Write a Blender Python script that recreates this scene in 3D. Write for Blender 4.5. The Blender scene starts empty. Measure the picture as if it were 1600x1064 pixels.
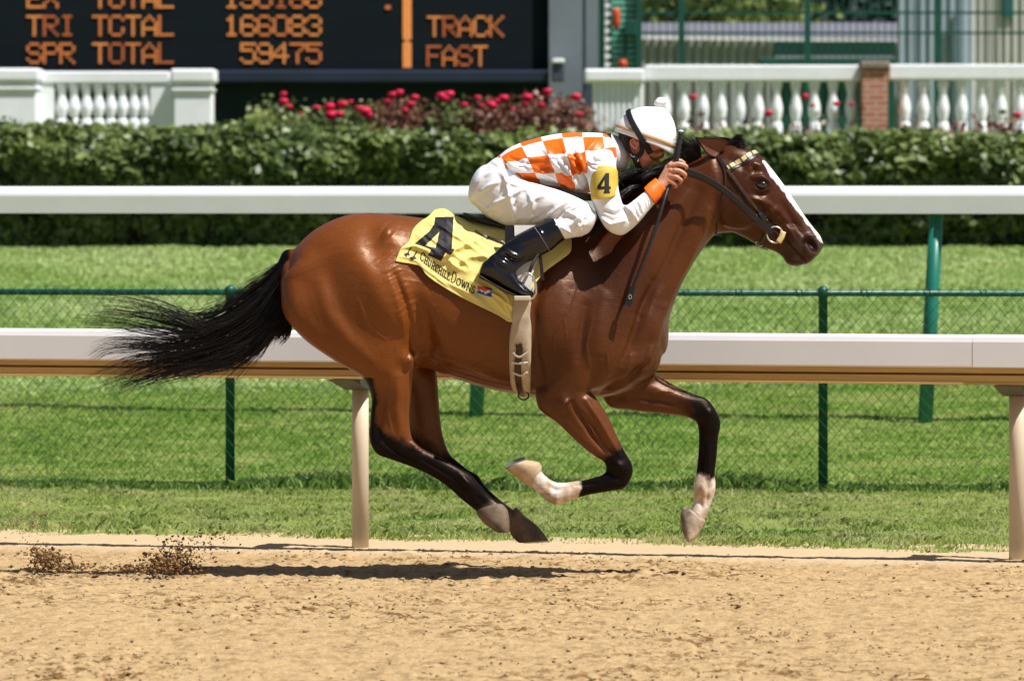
import bpy, bmesh, math, random
import numpy as np
from mathutils import Vector, Matrix
from mathutils.bvhtree import BVHTree
import openvdb as vdb

random.seed(7)
RNG = np.random.default_rng(11)
S = bpy.context.scene
COL = S.collection
R = math.radians

# ---------------------------------------------------------------- camera
FPX, D0, EYE, HOR = 7810.0, 22.0, 1.67, 310.0      # focal length in photo pixels, distance to the horse, eye height, horizon row
cd = bpy.data.cameras.new('camera')
cam = bpy.data.objects.new('camera', cd)
COL.objects.link(cam)
cam.location = (0, -D0, EYE)
cam.rotation_euler = (R(90), 0, 0)
cd.sensor_width = 36
cd.sensor_fit = 'HORIZONTAL'
cd.lens = FPX / 1600 * 36
cd.shift_y = -(532 - HOR) / 1600
cd.clip_start = 0.5
cd.clip_end = 3000
cd.dof.use_dof = True
cd.dof.focus_distance = D0 - 0.25
cd.dof.aperture_fstop = 5.2
S.camera = cam

# ---------------------------------------------------------------- light
SUNV = Vector((0.50, -0.30, 1.0)).normalized()      # towards the sun
S.world = bpy.data.worlds.new('World')
S.world.use_nodes = True
wn = S.world.node_tree
bg = wn.nodes['Background']
sky = wn.nodes.new('ShaderNodeTexSky')
sky.sky_type = 'NISHITA'
sky.sun_disc = False
sky.sun_elevation = math.asin(SUNV.z)
sky.sun_rotation = math.atan2(SUNV.x, SUNV.y)
sky.altitude = 150
sky.air_density = 1.0
sky.dust_density = 1.5
wn.links.new(sky.outputs[0], bg.inputs[0])
bg.inputs[1].default_value = 0.05
sl = bpy.data.lights.new('sun', 'SUN')
sl.energy = 5.0
sl.angle = R(0.5)
sl.color = (1.0, 0.97, 0.925)
so = bpy.data.objects.new('sun', sl)
COL.objects.link(so)
so.rotation_euler = (-SUNV).to_track_quat('-Z', 'Y').to_euler()
so.location = (0, 0, 30)
S.view_settings.view_transform = 'Standard'
S.view_settings.look = 'None'
S.view_settings.gamma = 1
S.view_settings.exposure = 0.42


# ---------------------------------------------------------------- helpers
def P(px, py, Y=0.0):
    """photo pixel at depth Y -> world point"""
    s = FPX / (D0 + Y)
    return Vector(((px - 800) / s, Y, EYE - (py - HOR) / s))


def PA(px, py, Y):
    s = FPX / (D0 + Y)
    return np.stack([(px - 800) / s, Y + 0 * px, EYE - (py - HOR) / s], -1)


def toPx(v):
    s = FPX / (D0 + v[:, 1])
    return 800 + v[:, 0] * s, HOR + (EYE - v[:, 2]) * s


def mesh_obj(name, verts, faces, mat=None, parent=None, smooth=True):
    me = bpy.data.meshes.new(name)
    if isinstance(verts, np.ndarray):
        verts = verts.tolist()
    if isinstance(faces, np.ndarray):
        faces = faces.tolist()
    me.from_pydata(verts, [], faces)
    return link_mesh(name, me, mat, parent, smooth)


def link_mesh(name, me, mat=None, parent=None, smooth=True):
    me.update()
    if smooth:
        me.polygons.foreach_set('use_smooth', [True] * len(me.polygons))
    if mat:
        for m in (mat if isinstance(mat, (list, tuple)) else [mat]):
            me.materials.append(m)
    o = bpy.data.objects.new(name, me)
    COL.objects.link(o)
    if parent:
        o.parent = parent
        if parent.type == 'EMPTY' or parent.location.length > 0:
            o.matrix_parent_inverse = Matrix.Translation(parent.location).inverted()
    return o


def fast_mesh(name, V, F, mat=None, parent=None, smooth=True, attrs=None):
    """V (n,3), F (m,k) arrays of one polygon size"""
    V = np.asarray(V, np.float32)
    F = np.asarray(F, np.int32)
    me = bpy.data.meshes.new(name)
    m, k = F.shape
    me.vertices.add(len(V))
    me.vertices.foreach_set('co', V.ravel())
    me.loops.add(m * k)
    me.loops.foreach_set('vertex_index', F.ravel())
    me.polygons.add(m)
    me.polygons.foreach_set('loop_start', np.arange(0, m * k, k, dtype=np.int32))
    me.polygons.foreach_set('loop_total', np.full(m, k, np.int32))
    me.update(calc_edges=True)
    for an, (dom, typ, arr) in (attrs or {}).items():
        at = me.attributes.new(an, typ, dom)
        if typ == 'FLOAT':
            at.data.foreach_set('value', np.asarray(arr, np.float32).ravel())
        else:
            at.data.foreach_set('color', np.asarray(arr, np.float32).ravel())
    return link_mesh(name, me, mat, parent, smooth)


def empty(name, loc):
    o = bpy.data.objects.new(name, None)
    o.empty_display_size = 0.1
    COL.objects.link(o)
    o.location = loc
    return o


def tag(o, label=None, cat=None, group=None, kind=None):
    if label: o['label'] = label
    if cat: o['category'] = cat
    if group: o['group'] = group
    if kind: o['kind'] = kind
    return o


class MB:
    """collects shapes into one mesh"""
    def __init__(s):
        s.v = []
        s.f = []

    def add(s, V, F):
        o = len(s.v)
        s.v += [tuple(p) for p in V]
        s.f += [tuple(i + o for i in f) for f in F]
        return s

    def box(s, c, d, rz=0.0, ax=None, bev=0.0):
        """box centre c, size d; ax = (x axis, y axis, z axis) or rotation about z; bev = chamfer"""
        if ax is None:
            ca, sa = math.cos(rz), math.sin(rz)
            ax = ((ca, sa, 0), (-sa, ca, 0), (0, 0, 1))
        ax = [Vector(a) for a in ax]
        c = Vector(c)
        if bev <= 0:
            V = [c + ax[0] * (d[0] / 2 * i) + ax[1] * (d[1] / 2 * j) + ax[2] * (d[2] / 2 * k) for i in (-1, 1) for j in (-1, 1) for k in (-1, 1)]
            return s.add(V, [(0, 1, 3, 2), (4, 6, 7, 5), (0, 4, 5, 1), (2, 3, 7, 6), (0, 2, 6, 4), (1, 5, 7, 3)])
        bm = bmesh.new()
        bmesh.ops.create_cube(bm, size=1)
        bmesh.ops.scale(bm, vec=d, verts=bm.verts)
        bmesh.ops.bevel(bm, geom=bm.edges[:], offset=bev, segments=2, affect='EDGES', profile=0.5)
        bm.verts.index_update()
        V = [c + ax[0] * v.co.x + ax[1] * v.co.y + ax[2] * v.co.z for v in bm.verts]
        F = [[v.index for v in f.verts] for f in bm.faces]
        bm.free()
        return s.add(V, F)

    def tube(s, pts, r, n=8, cap=True):
        V, F = tube_geo(pts, r, n, cap)
        return s.add(V, F)

    def lathe(s, prof, c, n=14):
        """prof [(r,z)]"""
        c = Vector(c)
        V, F = [], []
        for r, z in prof:
            for k in range(n):
                a = 2 * math.pi * k / n
                V.append(c + Vector((r * math.cos(a), r * math.sin(a), z)))
        m = len(prof)
        for i in range(m - 1):
            for k in range(n):
                F.append((i * n + k, i * n + (k + 1) % n, (i + 1) * n + (k + 1) % n, (i + 1) * n + k))
        F.append(tuple(range(n - 1, -1, -1)))
        F.append(tuple((m - 1) * n + k for k in range(n)))
        return s.add(V, F)

    def extrude(s, prof, A, B, up=(0, 0, 1)):
        """closed profile [(w,z)] swept from A to B (w along the horizontal normal of AB)"""
        A, B = Vector(A), Vector(B)
        d = (B - A).normalized()
        nrm = d.cross(Vector(up)).normalized()          # points to the track side for a rail running right
        upv = Vector(up)
        n = len(prof)
        V = [A + nrm * w + upv * z for w, z in prof] + [B + nrm * w + upv * z for w, z in prof]
        F = [(i, (i + 1) % n, n + (i + 1) % n, n + i) for i in range(n)]
        F += [tuple(range(n - 1, -1, -1)), tuple(range(n, 2 * n))]
        return s.add(V, F)

    def build(s, name, mat, parent=None, smooth=False):
        return mesh_obj(name, s.v, s.f, mat, parent, smooth)


def tube_geo(pts, r, n=8, cap=True, flat=None):
    pts = [Vector(p) for p in pts]
    m = len(pts)
    rs = [r] * m if not hasattr(r, '__len__') else list(r)
    V, F = [], []
    up = None
    for i, p in enumerate(pts):
        t = (pts[min(i + 1, m - 1)] - pts[max(i - 1, 0)])
        t = t.normalized() if t.length > 1e-9 else Vector((1, 0, 0))
        if up is None:
            up = Vector((0, 0, 1)) if abs(t.z) < 0.9 else Vector((0, 1, 0))
        b = t.cross(up)
        b.normalize()
        up = b.cross(t)
        up.normalize()
        for k in range(n):
            a = 2 * math.pi * k / n
            V.append(p + (b * math.cos(a) + up * math.sin(a)) * rs[i])
    for i in range(m - 1):
        for k in range(n):
            F.append((i * n + k, i * n + (k + 1) % n, (i + 1) * n + (k + 1) % n, (i + 1) * n + k))
    if cap:
        F.append(tuple(range(n - 1, -1, -1)))
        F.append(tuple((m - 1) * n + k for k in range(n)))
    return V, F


def spline(pts, sub=6):
    """Catmull-Rom through rows of numbers"""
    a = np.asarray(pts, float)
    n = len(a)
    if n < 3:
        t = np.linspace(0, 1, sub * (n - 1) + 1)[:, None]
        return a[0] * (1 - t) + a[-1] * t
    e = np.vstack([2 * a[0] - a[1], a, 2 * a[-1] - a[-2]])
    out = []
    for i in range(1, n):
        p0, p1, p2, p3 = e[i - 1], e[i], e[i + 1], e[i + 2]
        for k in range(sub):
            t = k / sub
            out.append(0.5 * (2 * p1 + (p2 - p0) * t + (2 * p0 - 5 * p1 + 4 * p2 - p3) * t * t + (3 * p1 - p0 - 3 * p2 + p3) * t ** 3))
    out.append(a[-1])
    return np.array(out)


def vnoise(x, y, seed=0):
    """smooth value noise, arrays in, about -1..1"""
    rg = np.random.default_rng(seed)
    T = rg.uniform(-1, 1, (256, 256))
    xi, yi = np.floor(x).astype(int), np.floor(y).astype(int)
    fx, fy = x - xi, y - yi
    fx, fy = fx * fx * (3 - 2 * fx), fy * fy * (3 - 2 * fy)
    g = lambda i, j: T[i & 255, j & 255]
    return (g(xi, yi) * (1 - fx) + g(xi + 1, yi) * fx) * (1 - fy) + (g(xi, yi + 1) * (1 - fx) + g(xi + 1, yi + 1) * fx) * fy


def fbm(x, y, seed=0, o=4, gain=0.5):
    s, a, f = 0, 1.0, 1.0
    for i in range(o):
        s = s + a * vnoise(x * f + 17.3 * i, y * f + 5.1 * i, seed + i)
        a *= gain
        f *= 2.03
    return s


def sstep(x, a, b):
    t = np.clip((x - a) / (b - a), 0, 1)
    return t * t * (3 - 2 * t)


# ---------------------------------------------------------------- materials
def new_mat(name):
    m = bpy.data.materials.new(name)
    m.use_nodes = True
    return m, m.node_tree, m.node_tree.nodes['Principled BSDF']


def N(nt, t, **kw):
    n = nt.nodes.new(t)
    for k, v in kw.items():
        setattr(n, k, v)
    return n


def mat(name, col, rough=0.6, spec=0.4, var=0.15, scale=8.0, col2=None, bump=0.0, bscale=60.0, metal=0.0, coat=0.0, stretch=None, sheen=0.0):
    """principled with noise-driven colour variation and optional bump"""
    m, nt, b = new_mat(name)
    b.inputs['Roughness'].default_value = rough
    b.inputs['Specular IOR Level'].default_value = spec
    b.inputs['Metallic'].default_value = metal
    b.inputs['Coat Weight'].default_value = coat
    b.inputs['Coat Roughness'].default_value = 0.08
    b.inputs['Sheen Weight'].default_value = sheen
    tc = N(nt, 'ShaderNodeTexCoord')
    vec = tc.outputs['Object']
    if stretch:
        mp = N(nt, 'ShaderNodeMapping')
        mp.inputs['Scale'].default_value = stretch
        nt.links.new(vec, mp.inputs[0])
        vec = mp.outputs[0]
    nz = N(nt, 'ShaderNodeTexNoise')
    nz.inputs['Scale'].default_value = scale
    nz.inputs['Detail'].default_value = 5
    nz.inputs['Roughness'].default_value = 0.62
    nt.links.new(vec, nz.inputs['Vector'])
    cr = N(nt, 'ShaderNodeValToRGB')
    c1 = tuple(max(0, c * (1 - var)) for c in col[:3]) if col2 is None else tuple(col[:3])
    c2 = tuple(min(1, c * (1 + var)) for c in col[:3]) if col2 is None else tuple(col2[:3])
    cr.color_ramp.elements[0].position = 0.3
    cr.color_ramp.elements[1].position = 0.7
    cr.color_ramp.elements[0].color = (*c1, 1)
    cr.color_ramp.elements[1].color = (*c2, 1)
    nt.links.new(nz.outputs['Fac'], cr.inputs[0])
    nt.links.new(cr.outputs[0], b.inputs['Base Color'])
    if bump:
        n2 = N(nt, 'ShaderNodeTexNoise')
        n2.inputs['Scale'].default_value = bscale
        n2.inputs['Detail'].default_value = 6
        nt.links.new(vec, n2.inputs['Vector'])
        bp = N(nt, 'ShaderNodeBump')
        bp.inputs['Strength'].default_value = 0.6
        bp.inputs['Distance'].default_value = bump
        nt.links.new(n2.outputs['Fac'], bp.inputs['Height'])
        nt.links.new(bp.outputs[0], b.inputs['Normal'])
    return m


def leaf_mat(name, c1, c2, rough=0.5, trans=0.25, spec=0.35, patch=None, pscale=0.5):
    """foliage: colour from a per-face random attribute 'rnd'; patch = colour of dry or pale areas"""
    m, nt, b = new_mat(name)
    at = N(nt, 'ShaderNodeAttribute')
    at.attribute_name = 'rnd'
    cr = N(nt, 'ShaderNodeValToRGB')
    cr.color_ramp.elements[0].color = (*c1, 1)
    cr.color_ramp.elements[1].color = (*c2, 1)
    nt.links.new(at.outputs['Fac'], cr.inputs[0])
    out = cr.outputs[0]
    if patch:
        tc = N(nt, 'ShaderNodeTexCoord')
        nz = N(nt, 'ShaderNodeTexNoise')
        nz.inputs['Scale'].default_value = pscale
        nz.inputs['Detail'].default_value = 4
        nt.links.new(tc.outputs['Object'], nz.inputs['Vector'])
        mr = N(nt, 'ShaderNodeMapRange')
        mr.inputs[1].default_value = 0.42
        mr.inputs[2].default_value = 0.68
        nt.links.new(nz.outputs['Fac'], mr.inputs[0])
        mx = N(nt, 'ShaderNodeMix', data_type='RGBA')
        nt.links.new(mr.outputs[0], mx.inputs[0])
        nt.links.new(out, mx.inputs[6])
        mx.inputs[7].default_value = (*patch, 1)
        out = mx.outputs[2]
    nt.links.new(out, b.inputs['Base Color'])
    b.inputs['Roughness'].default_value = rough
    b.inputs['Specular IOR Level'].default_value = spec
    tr = N(nt, 'ShaderNodeBsdfTranslucent')
    nt.links.new(out, tr.inputs[0])
    ms = N(nt, 'ShaderNodeMixShader')
    ms.inputs[0].default_value = trans
    nt.links.new(b.outputs[0], ms.inputs[1])
    nt.links.new(tr.outputs[0], ms.inputs[2])
    nt.links.new(ms.outputs[0], nt.nodes['Material Output'].inputs[0])
    return m


def emit_mat(name, col, st):
    m, nt, b = new_mat(name)
    b.inputs['Base Color'].default_value = (*[c * 0.3 for c in col], 1)
    b.inputs['Emission Color'].default_value = (*col, 1)
    b.inputs['Emission Strength'].default_value = st
    return m
# ================================================================ THE PLACE
# the inside rail runs a little towards the camera on the right
RA = Vector((-0.718, 1.667, 0.0))
RB = Vector((2.317, 0.905, 0.0))
RD = (RB - RA).normalized()
RN = Vector((-RD.y, RD.x, 0))                       # away from the track
RSP = (RB - RA).length


def rail_uv(X, Y):
    return (X - RA.x) * RD.x + (Y - RA.y) * RD.y, (X - RA.x) * RN.x + (Y - RA.y) * RN.y


def ground_z(X, Y):
    """infield: flat by the fence, then banked up to the hedge"""
    Yr = Y + 0.12 * X
    z = np.interp(Yr, [-100, 7.0, 9.5, 12.0, 30.0, 33.0, 300], [0, 0, 0.06, 0.17, 1.13, 1.2, 1.25])
    return z


# ---- dirt track
def axis(lo, hi, step, far_lo, far_hi, k=12):
    a = np.arange(lo, hi, step)
    l = lo - (np.geomspace(0.1, lo - far_lo, k))[::-1]
    h = hi + np.geomspace(0.1, far_hi - hi, k)
    return np.concatenate([l, a, h])


xs = axis(-5.2, 5.2, 0.013, -80, 80)
ys = axis(-5.6, 2.6, 0.013, -60, 3.6, 8)
GX, GY = np.meshgrid(xs, ys)
gu, gv = rail_uv(GX, GY)
harrow = sstep(-gv + 0.06 * fbm(GX * 2.1, GY * 2.1, 81, 3), 0.24, 0.42)
hz = 0.006 * fbm(GX * 12, GY * 14, 3, 4, 0.65) + 0.007 * fbm(GX * 2.2, GY * 3.1, 9, 3)
lump = np.clip(fbm(GX * 17, GY * 18, 21, 3, 0.6) - 0.25, 0, 1)
cl = sstep(fbm(GX * 1.3, GY * 1.5, 40, 3), -0.3, 0.8)
hz += lump * 0.011 * (0.4 + cl)
hz += 0.0045 * vnoise(GX * 45, GY * 45, 70) + 0.003 * vnoise(GX * 75, GY * 75, 71)
DZ = hz * (0.33 + 0.67 * harrow) + 0.018 * (1 - harrow)
DZ -= 0.25 * sstep(gv, 0.9, 1.6)
ny, nx = GX.shape
I = np.arange(nx * ny).reshape(ny, nx)
Q = np.stack([I[:-1, :-1], I[:-1, 1:], I[1:, 1:], I[1:, :-1]], -1).reshape(-1, 4)
damp_shade = sstep(fbm(GX * 19, GY * 24, 55, 4, 0.7), 0.16, 0.8) * (0.4 + 0.6 * cl) * harrow  # damp clumps and clustered shading, both put into the dirt colour

m, nt, b = new_mat('dirt')
b.inputs['Roughness'].default_value = 0.95
b.inputs['Specular IOR Level'].default_value = 0.15
a1 = N(nt, 'ShaderNodeAttribute'); a1.attribute_name = 'damp_shade'
a2 = N(nt, 'ShaderNodeAttribute'); a2.attribute_name = 'pale'
tc = N(nt, 'ShaderNodeTexCoord')
nz = N(nt, 'ShaderNodeTexNoise'); nz.inputs['Scale'].default_value = 45; nz.inputs['Detail'].default_value = 8; nz.inputs['Roughness'].default_value = 0.7
nt.links.new(tc.outputs['Object'], nz.inputs['Vector'])
cr = N(nt, 'ShaderNodeValToRGB')
cr.color_ramp.elements[0].position = 0.25; cr.color_ramp.elements[0].color = (0.30, 0.195, 0.088, 1)
cr.color_ramp.elements[1].position = 0.72; cr.color_ramp.elements[1].color = (0.52, 0.37, 0.198, 1)
nt.links.new(nz.outputs['Fac'], cr.inputs[0])
mx = N(nt, 'ShaderNodeMix', data_type='RGBA'); mx.inputs[7].default_value = (0.15, 0.078, 0.026, 1)
nt.links.new(a1.outputs['Fac'], mx.inputs[0]); nt.links.new(cr.outputs[0], mx.inputs[6])
mx2 = N(nt, 'ShaderNodeMix', data_type='RGBA'); mx2.inputs[7].default_value = (0.54, 0.41, 0.25, 1)
nt.links.new(a2.outputs['Fac'], mx2.inputs[0]); nt.links.new(mx.outputs[2], mx2.inputs[6])
nt.links.new(mx2.outputs[2], b.inputs['Base Color'])
bp = N(nt, 'ShaderNodeBump'); bp.inputs['Distance'].default_value = 0.006; bp.inputs['Strength'].default_value = 0.8
nz2 = N(nt, 'ShaderNodeTexNoise'); nz2.inputs['Scale'].default_value = 130; nz2.inputs['Detail'].default_value = 6
nt.links.new(tc.outputs['Object'], nz2.inputs['Vector']); nt.links.new(nz2.outputs['Fac'], bp.inputs['Height'])
nt.links.new(bp.outputs[0], b.inputs['Normal'])
M_DIRT = m
dirt = fast_mesh('dirt_track', np.stack([GX, GY, DZ], -1).reshape(-1, 3), Q, M_DIRT,
                 attrs={'damp_shade': ('POINT', 'FLOAT', damp_shade), 'pale': ('POINT', 'FLOAT', (1 - harrow) * 0.8)})
tag(dirt, kind='structure')

M_CLOD = mat('damp_dirt', (0.17, 0.09, 0.032), 0.95, 0.1, 0.5, 30, bump=0.006, bscale=90)
M_CLOD3 = mat('brown_dirt', (0.23, 0.135, 0.06), 0.95, 0.1, 0.4, 30, bump=0.006, bscale=90)
M_CLOD2 = mat('dry_dirt', (0.40, 0.285, 0.165), 0.95, 0.1, 0.35, 30, bump=0.006, bscale=90)


def lump_geo(rg, n, pos, rad, squash=0.65):
    """many small crumbs: deformed octahedra subdivided once"""
    o = np.array([(1, 0, 0), (-1, 0, 0), (0, 1, 0), (0, -1, 0), (0, 0, 1), (0, 0, -1)], float)
    t = [(0, 2, 4), (2, 1, 4), (1, 3, 4), (3, 0, 4), (2, 0, 5), (1, 2, 5), (3, 1, 5), (0, 3, 5)]
    V = [tuple(x) for x in o]
    mid = {}
    F = []
    def md(a, b):
        k = (min(a, b), max(a, b))
        if k not in mid:
            p = (np.array(V[a]) + np.array(V[b])); p /= np.linalg.norm(p)
            mid[k] = len(V); V.append(tuple(p))
        return mid[k]
    for a, b_, c in t:
        x, y, z = md(a, b_), md(b_, c), md(c, a)
        F += [(a, x, z), (x, b_, y), (z, y, c), (x, y, z)]
    V = np.array(V); F = np.array(F)
    k = len(V)
    W = V[None] * (1 + rg.uniform(-0.35, 0.35, (n, k, 1))) * rad[:, None, None] * rg.uniform(0.7, 1.4, (n, 1, 3))
    W[:, :, 2] *= squash
    a = rg.uniform(0, 6.28, n); c, s = np.cos(a)[:, None], np.sin(a)[:, None]
    W = np.stack([W[:, :, 0] * c - W[:, :, 1] * s, W[:, :, 0] * s + W[:, :, 1] * c, W[:, :, 2]], -1) + pos[:, None, :]
    return W.reshape(-1, 3), (F[None] + (np.arange(n) * k)[:, None, None]).reshape(-1, 3)


def dirt_h(x, y):
    ix = np.clip(np.searchsorted(xs, x), 0, nx - 1); iy = np.clip(np.searchsorted(ys, y), 0, ny - 1)
    return DZ[iy, ix]


for nm, n_, mt_, lo, hi, sd in (('dirt_clods', 2600, M_CLOD3, 0.003, 0.011, 5), ('sand_crumbs', 12000, M_CLOD2, 0.004, 0.011, 6)):
    rg = np.random.default_rng(sd)
    x = rg.uniform(-5.2, 5.2, n_ * 2); y = rg.uniform(-5.5, 1.6, n_ * 2)
    keep = (rail_uv(x, y)[1] < -0.05) & (fbm(x * 1.3, y * 1.5, 40, 3) + rg.uniform(-0.9, 0.9, n_ * 2) > 0.0)
    x, y = x[keep][:n_], y[keep][:n_]
    r = lo + (hi - lo) * rg.power(0.55, len(x)) ** 2
    V, F = lump_geo(rg, len(x), np.stack([x, y, dirt_h(x, y) + r * 0.08], -1), r, .55)
    o = fast_mesh(nm, V, F, mt_, smooth=True)
    tag(o, kind='stuff')

# dirt thrown up behind the horse, in the air
def spray(name, pts, mt_, label):
    P_, Rr = [], []
    rg = np.random.default_rng(len(name) + len(pts))
    for (px, py, sx, sy, n, lo, hi) in pts:
        x = px + rg.normal(0, sx, n); y = py + rg.normal(0, sy, n)
        Y = rg.uniform(-0.12, 0.45, n)
        for i in range(n):
            q = P(x[i], min(y[i], 897), Y[i])
            P_.append((q.x, q.y, max(q.z, 0.015))); Rr.append(lo + (hi - lo) * rg.random() ** 2.5)
    V, F = lump_geo(rg, len(P_), np.array(P_), np.array(Rr), 0.85)
    o = fast_mesh(name, V, F, mt_)
    tag(o, label, 'flying dirt', kind='stuff')

spray('flying_dirt', [(262, 878, 18, 8, 520, .002, .010), (245, 889, 38, 4, 420, .002, .009), (282, 862, 22, 12, 300, .0015, .007), (322, 842, 24, 9, 110, .0015, .006), (300, 850, 48, 18, 160, .001, .005)], M_CLOD3,
      'dark clods flying up from the hoof print behind the tail')
spray('flying_dirt', [(75, 873, 13, 6, 420, .002, .010), (100, 886, 28, 4, 300, .002, .008), (60, 860, 11, 7, 110, .0015, .006)], M_CLOD3,
      'brown clump of dirt thrown up at the edge of the track')
spray('flying_dirt', [(40, 815, 20, 14, 160, .001, .005), (70, 800, 28, 14, 90, .001, .004), (95, 812, 42, 20, 90, .001, .0035)], M_CLOD2,
      'light scatter of dry crumbs in the air over the grass')

# ---- infield turf sheet
xs2 = np.concatenate([np.linspace(-150, -9, 20), np.arange(-8.8, 8.8, 0.12), np.linspace(9, 150, 20)])
ys2 = np.concatenate([np.arange(0.2, 14, 0.08), np.arange(14.2, 34, 0.4), np.geomspace(35, 900, 16)])
TX, TY = np.meshgrid(xs2, ys2)
tu, tv = rail_uv(TX, TY)
TZ = ground_z(TX, TY) + 0.012 * fbm(TX * 1.7, TY * 1.7, 33, 3)
edge = 0.69 - 0.30 * sstep(TX, -1.8, 1.8) + 0.20 * fbm(TX * 1.4, TY * 1.4, 12, 3)
TZ += -0.11 + 0.125 * sstep(tv - edge, -0.14, 0.10)
ny2, nx2 = TX.shape
I = np.arange(nx2 * ny2).reshape(ny2, nx2)
Q = np.stack([I[:-1, :-1], I[:-1, 1:], I[1:, 1:], I[1:, :-1]], -1).reshape(-1, 4)
M_TURF = mat('turf_soil', (0.13, 0.18, 0.035), 0.95, 0.1, 0.3, 3.0, col2=(0.22, 0.26, 0.07))
turf = fast_mesh('grass_ground', np.stack([TX, TY, TZ], -1).reshape(-1, 3), Q, M_TURF)
tag(turf, kind='structure')


def turf_h(x, y):
    ix = np.clip(np.searchsorted(xs2, x), 0, nx2 - 1); iy = np.clip(np.searchsorted(ys2, y), 0, ny2 - 1)
    return TZ[iy, ix]


# ---- grass blades
FY = lambda x: 6.4 - 0.085 * (x + 0.5)             # line of the chain link fence


def blades(name, n, region, hgt, wid, mt_, seed, label_kind='stuff', lean=0.5, dens=None):
    rg = np.random.default_rng(seed)
    x = rg.uniform(region[0], region[1], n); y = rg.uniform(region[2], region[3], n)
    k = dens(x, y, rg)
    x, y = x[k], y[k]
    n = len(x)
    z = turf_h(x, y) - 0.01
    h = hgt(x, y, rg) * rg.uniform(0.55, 1.25, n)
    w = wid * rg.uniform(0.6, 1.4, n)
    a = rg.uniform(0, 6.28, n); la = rg.uniform(0, 6.28, n); ll = h * lean * rg.uniform(0.2, 1.6, n)
    dx, dy = np.cos(a) * w / 2, np.sin(a) * w / 2
    lx, ly = np.cos(la) * ll, np.sin(la) * ll
    b0 = np.stack([x - dx, y - dy, z], -1); b1 = np.stack([x + dx, y + dy, z], -1)
    m0 = np.stack([x - dx * .8 + lx * .35, y - dy * .8 + ly * .35, z + h * .62], -1); m1 = np.stack([x + dx * .8 + lx * .35, y + dy * .8 + ly * .35, z + h * .62], -1)
    t = np.stack([x + lx, y + ly, z + h * np.clip(1 - 0.25 * lean, .4, 1)], -1)
    V = np.stack([b0, b1, m1, t, m0], 1).reshape(-1, 3)
    F = np.arange(n * 5).reshape(n, 5)
    o = fast_mesh(name, V, F, mt_, smooth=False, attrs={'rnd': ('FACE', 'FLOAT', rg.random(n))})
    tag(o, kind=label_kind)
    return o


M_G1 = leaf_mat('grass_by_rail', (0.20, 0.31, 0.05), (0.48, 0.55, 0.18), 0.6, 0.55, .25, patch=(0.58, 0.56, 0.28), pscale=2.0)
M_G2 = leaf_mat('grass_infield', (0.13, 0.29, 0.028), (0.37, 0.52, 0.11), 0.6, 0.55, .25, patch=(0.50, 0.57, 0.19), pscale=2.2)
M_G3 = leaf_mat('grass_turf_course', (0.26, 0.42, 0.10), (0.44, 0.58, 0.20), 0.6, 0.45, .25, patch=(0.56, 0.66, 0.31), pscale=0.45)
M_W = leaf_mat('weeds', (0.07, 0.15, 0.025), (0.24, 0.36, 0.08), 0.5, 0.4)


def d_near(x, y, rg):
    v = rail_uv(x, y)[1]
    e = 0.69 - 0.30 * sstep(x, -1.8, 1.8) + 0.20 * fbm(x * 1.4, y * 1.4, 12, 3)
    bare = fbm(x * 2.3, y * 2.3, 77, 3)
    return (v > e - 0.06 - 0.25 * rg.random(len(x)) ** 6) & (y < FY(x) + 0.1) & (rg.random(len(x)) < 0.15 + 0.85 * sstep(bare + .55 * sstep(v, .6, 1.3), -0.35, 0.25))


def h_near(x, y, rg):
    v = rail_uv(x, y)[1]
    return 0.024 + 0.026 * np.exp(-((v - 0.75) / 0.22) ** 2) + 0.025 * sstep(fbm(x * 3, y * 3, 5, 3), 0.1, 0.9)


blades('grass_verge', 240000, (-4.4, 4.6, 0.8, 7.1), h_near, 0.006, M_G1, 1, dens=d_near, lean=0.8)
blades('grass_infield', 240000, (-5.4, 5.4, 6.0, 14.2), lambda x, y, r: 0.034 + 0.014 * fbm(x, y, 3, 2), 0.0085, M_G2, 2, dens=lambda x, y, r: y > FY(x) - 0.1, lean=0.8)
blades('grass_turf_course', 240000, (-10.5, 10.5, 13.8, 31), lambda x, y, r: 0.042 + 0 * x, 0.019, M_G3, 3, dens=lambda x, y, r: x > -99, lean=0.9)


def d_weed(x, y, rg):
    d = (y - FY(x) - 0.08)
    c = sstep(fbm(x * 1.1, x * 0.3, 8, 3), -0.5, 0.35)
    return rg.random(len(x)) < np.exp(-(d / 0.20) ** 2) * (0.25 + 0.75 * c)


blades('weeds_under_fence', 120000, (-4.8, 4.8, 5.7, 7.3), lambda x, y, r: 0.05 + 0.09 * r.random(len(x)) * sstep(fbm(x * 1.6, x * 0 + 3, 61, 3), -0.5, 0.8), 0.011, M_W, 4, dens=d_weed, lean=0.7)
# darker tufts on the verge
def d_tuft(x, y, rg):
    v = rail_uv(x, y)[1]
    return (fbm(x * 2.1, y * 2.6, 91, 3) > 0.62) & (v > 0.55) & (v < 3.5)
blades('grass_tufts', 60000, (-4.4, 4.4, 0.9, 5.0), lambda x, y, r: 0.034 + 0.016 * r.random(len(x)), 0.007, M_W, 6, dens=d_tuft, lean=0.9)

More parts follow.
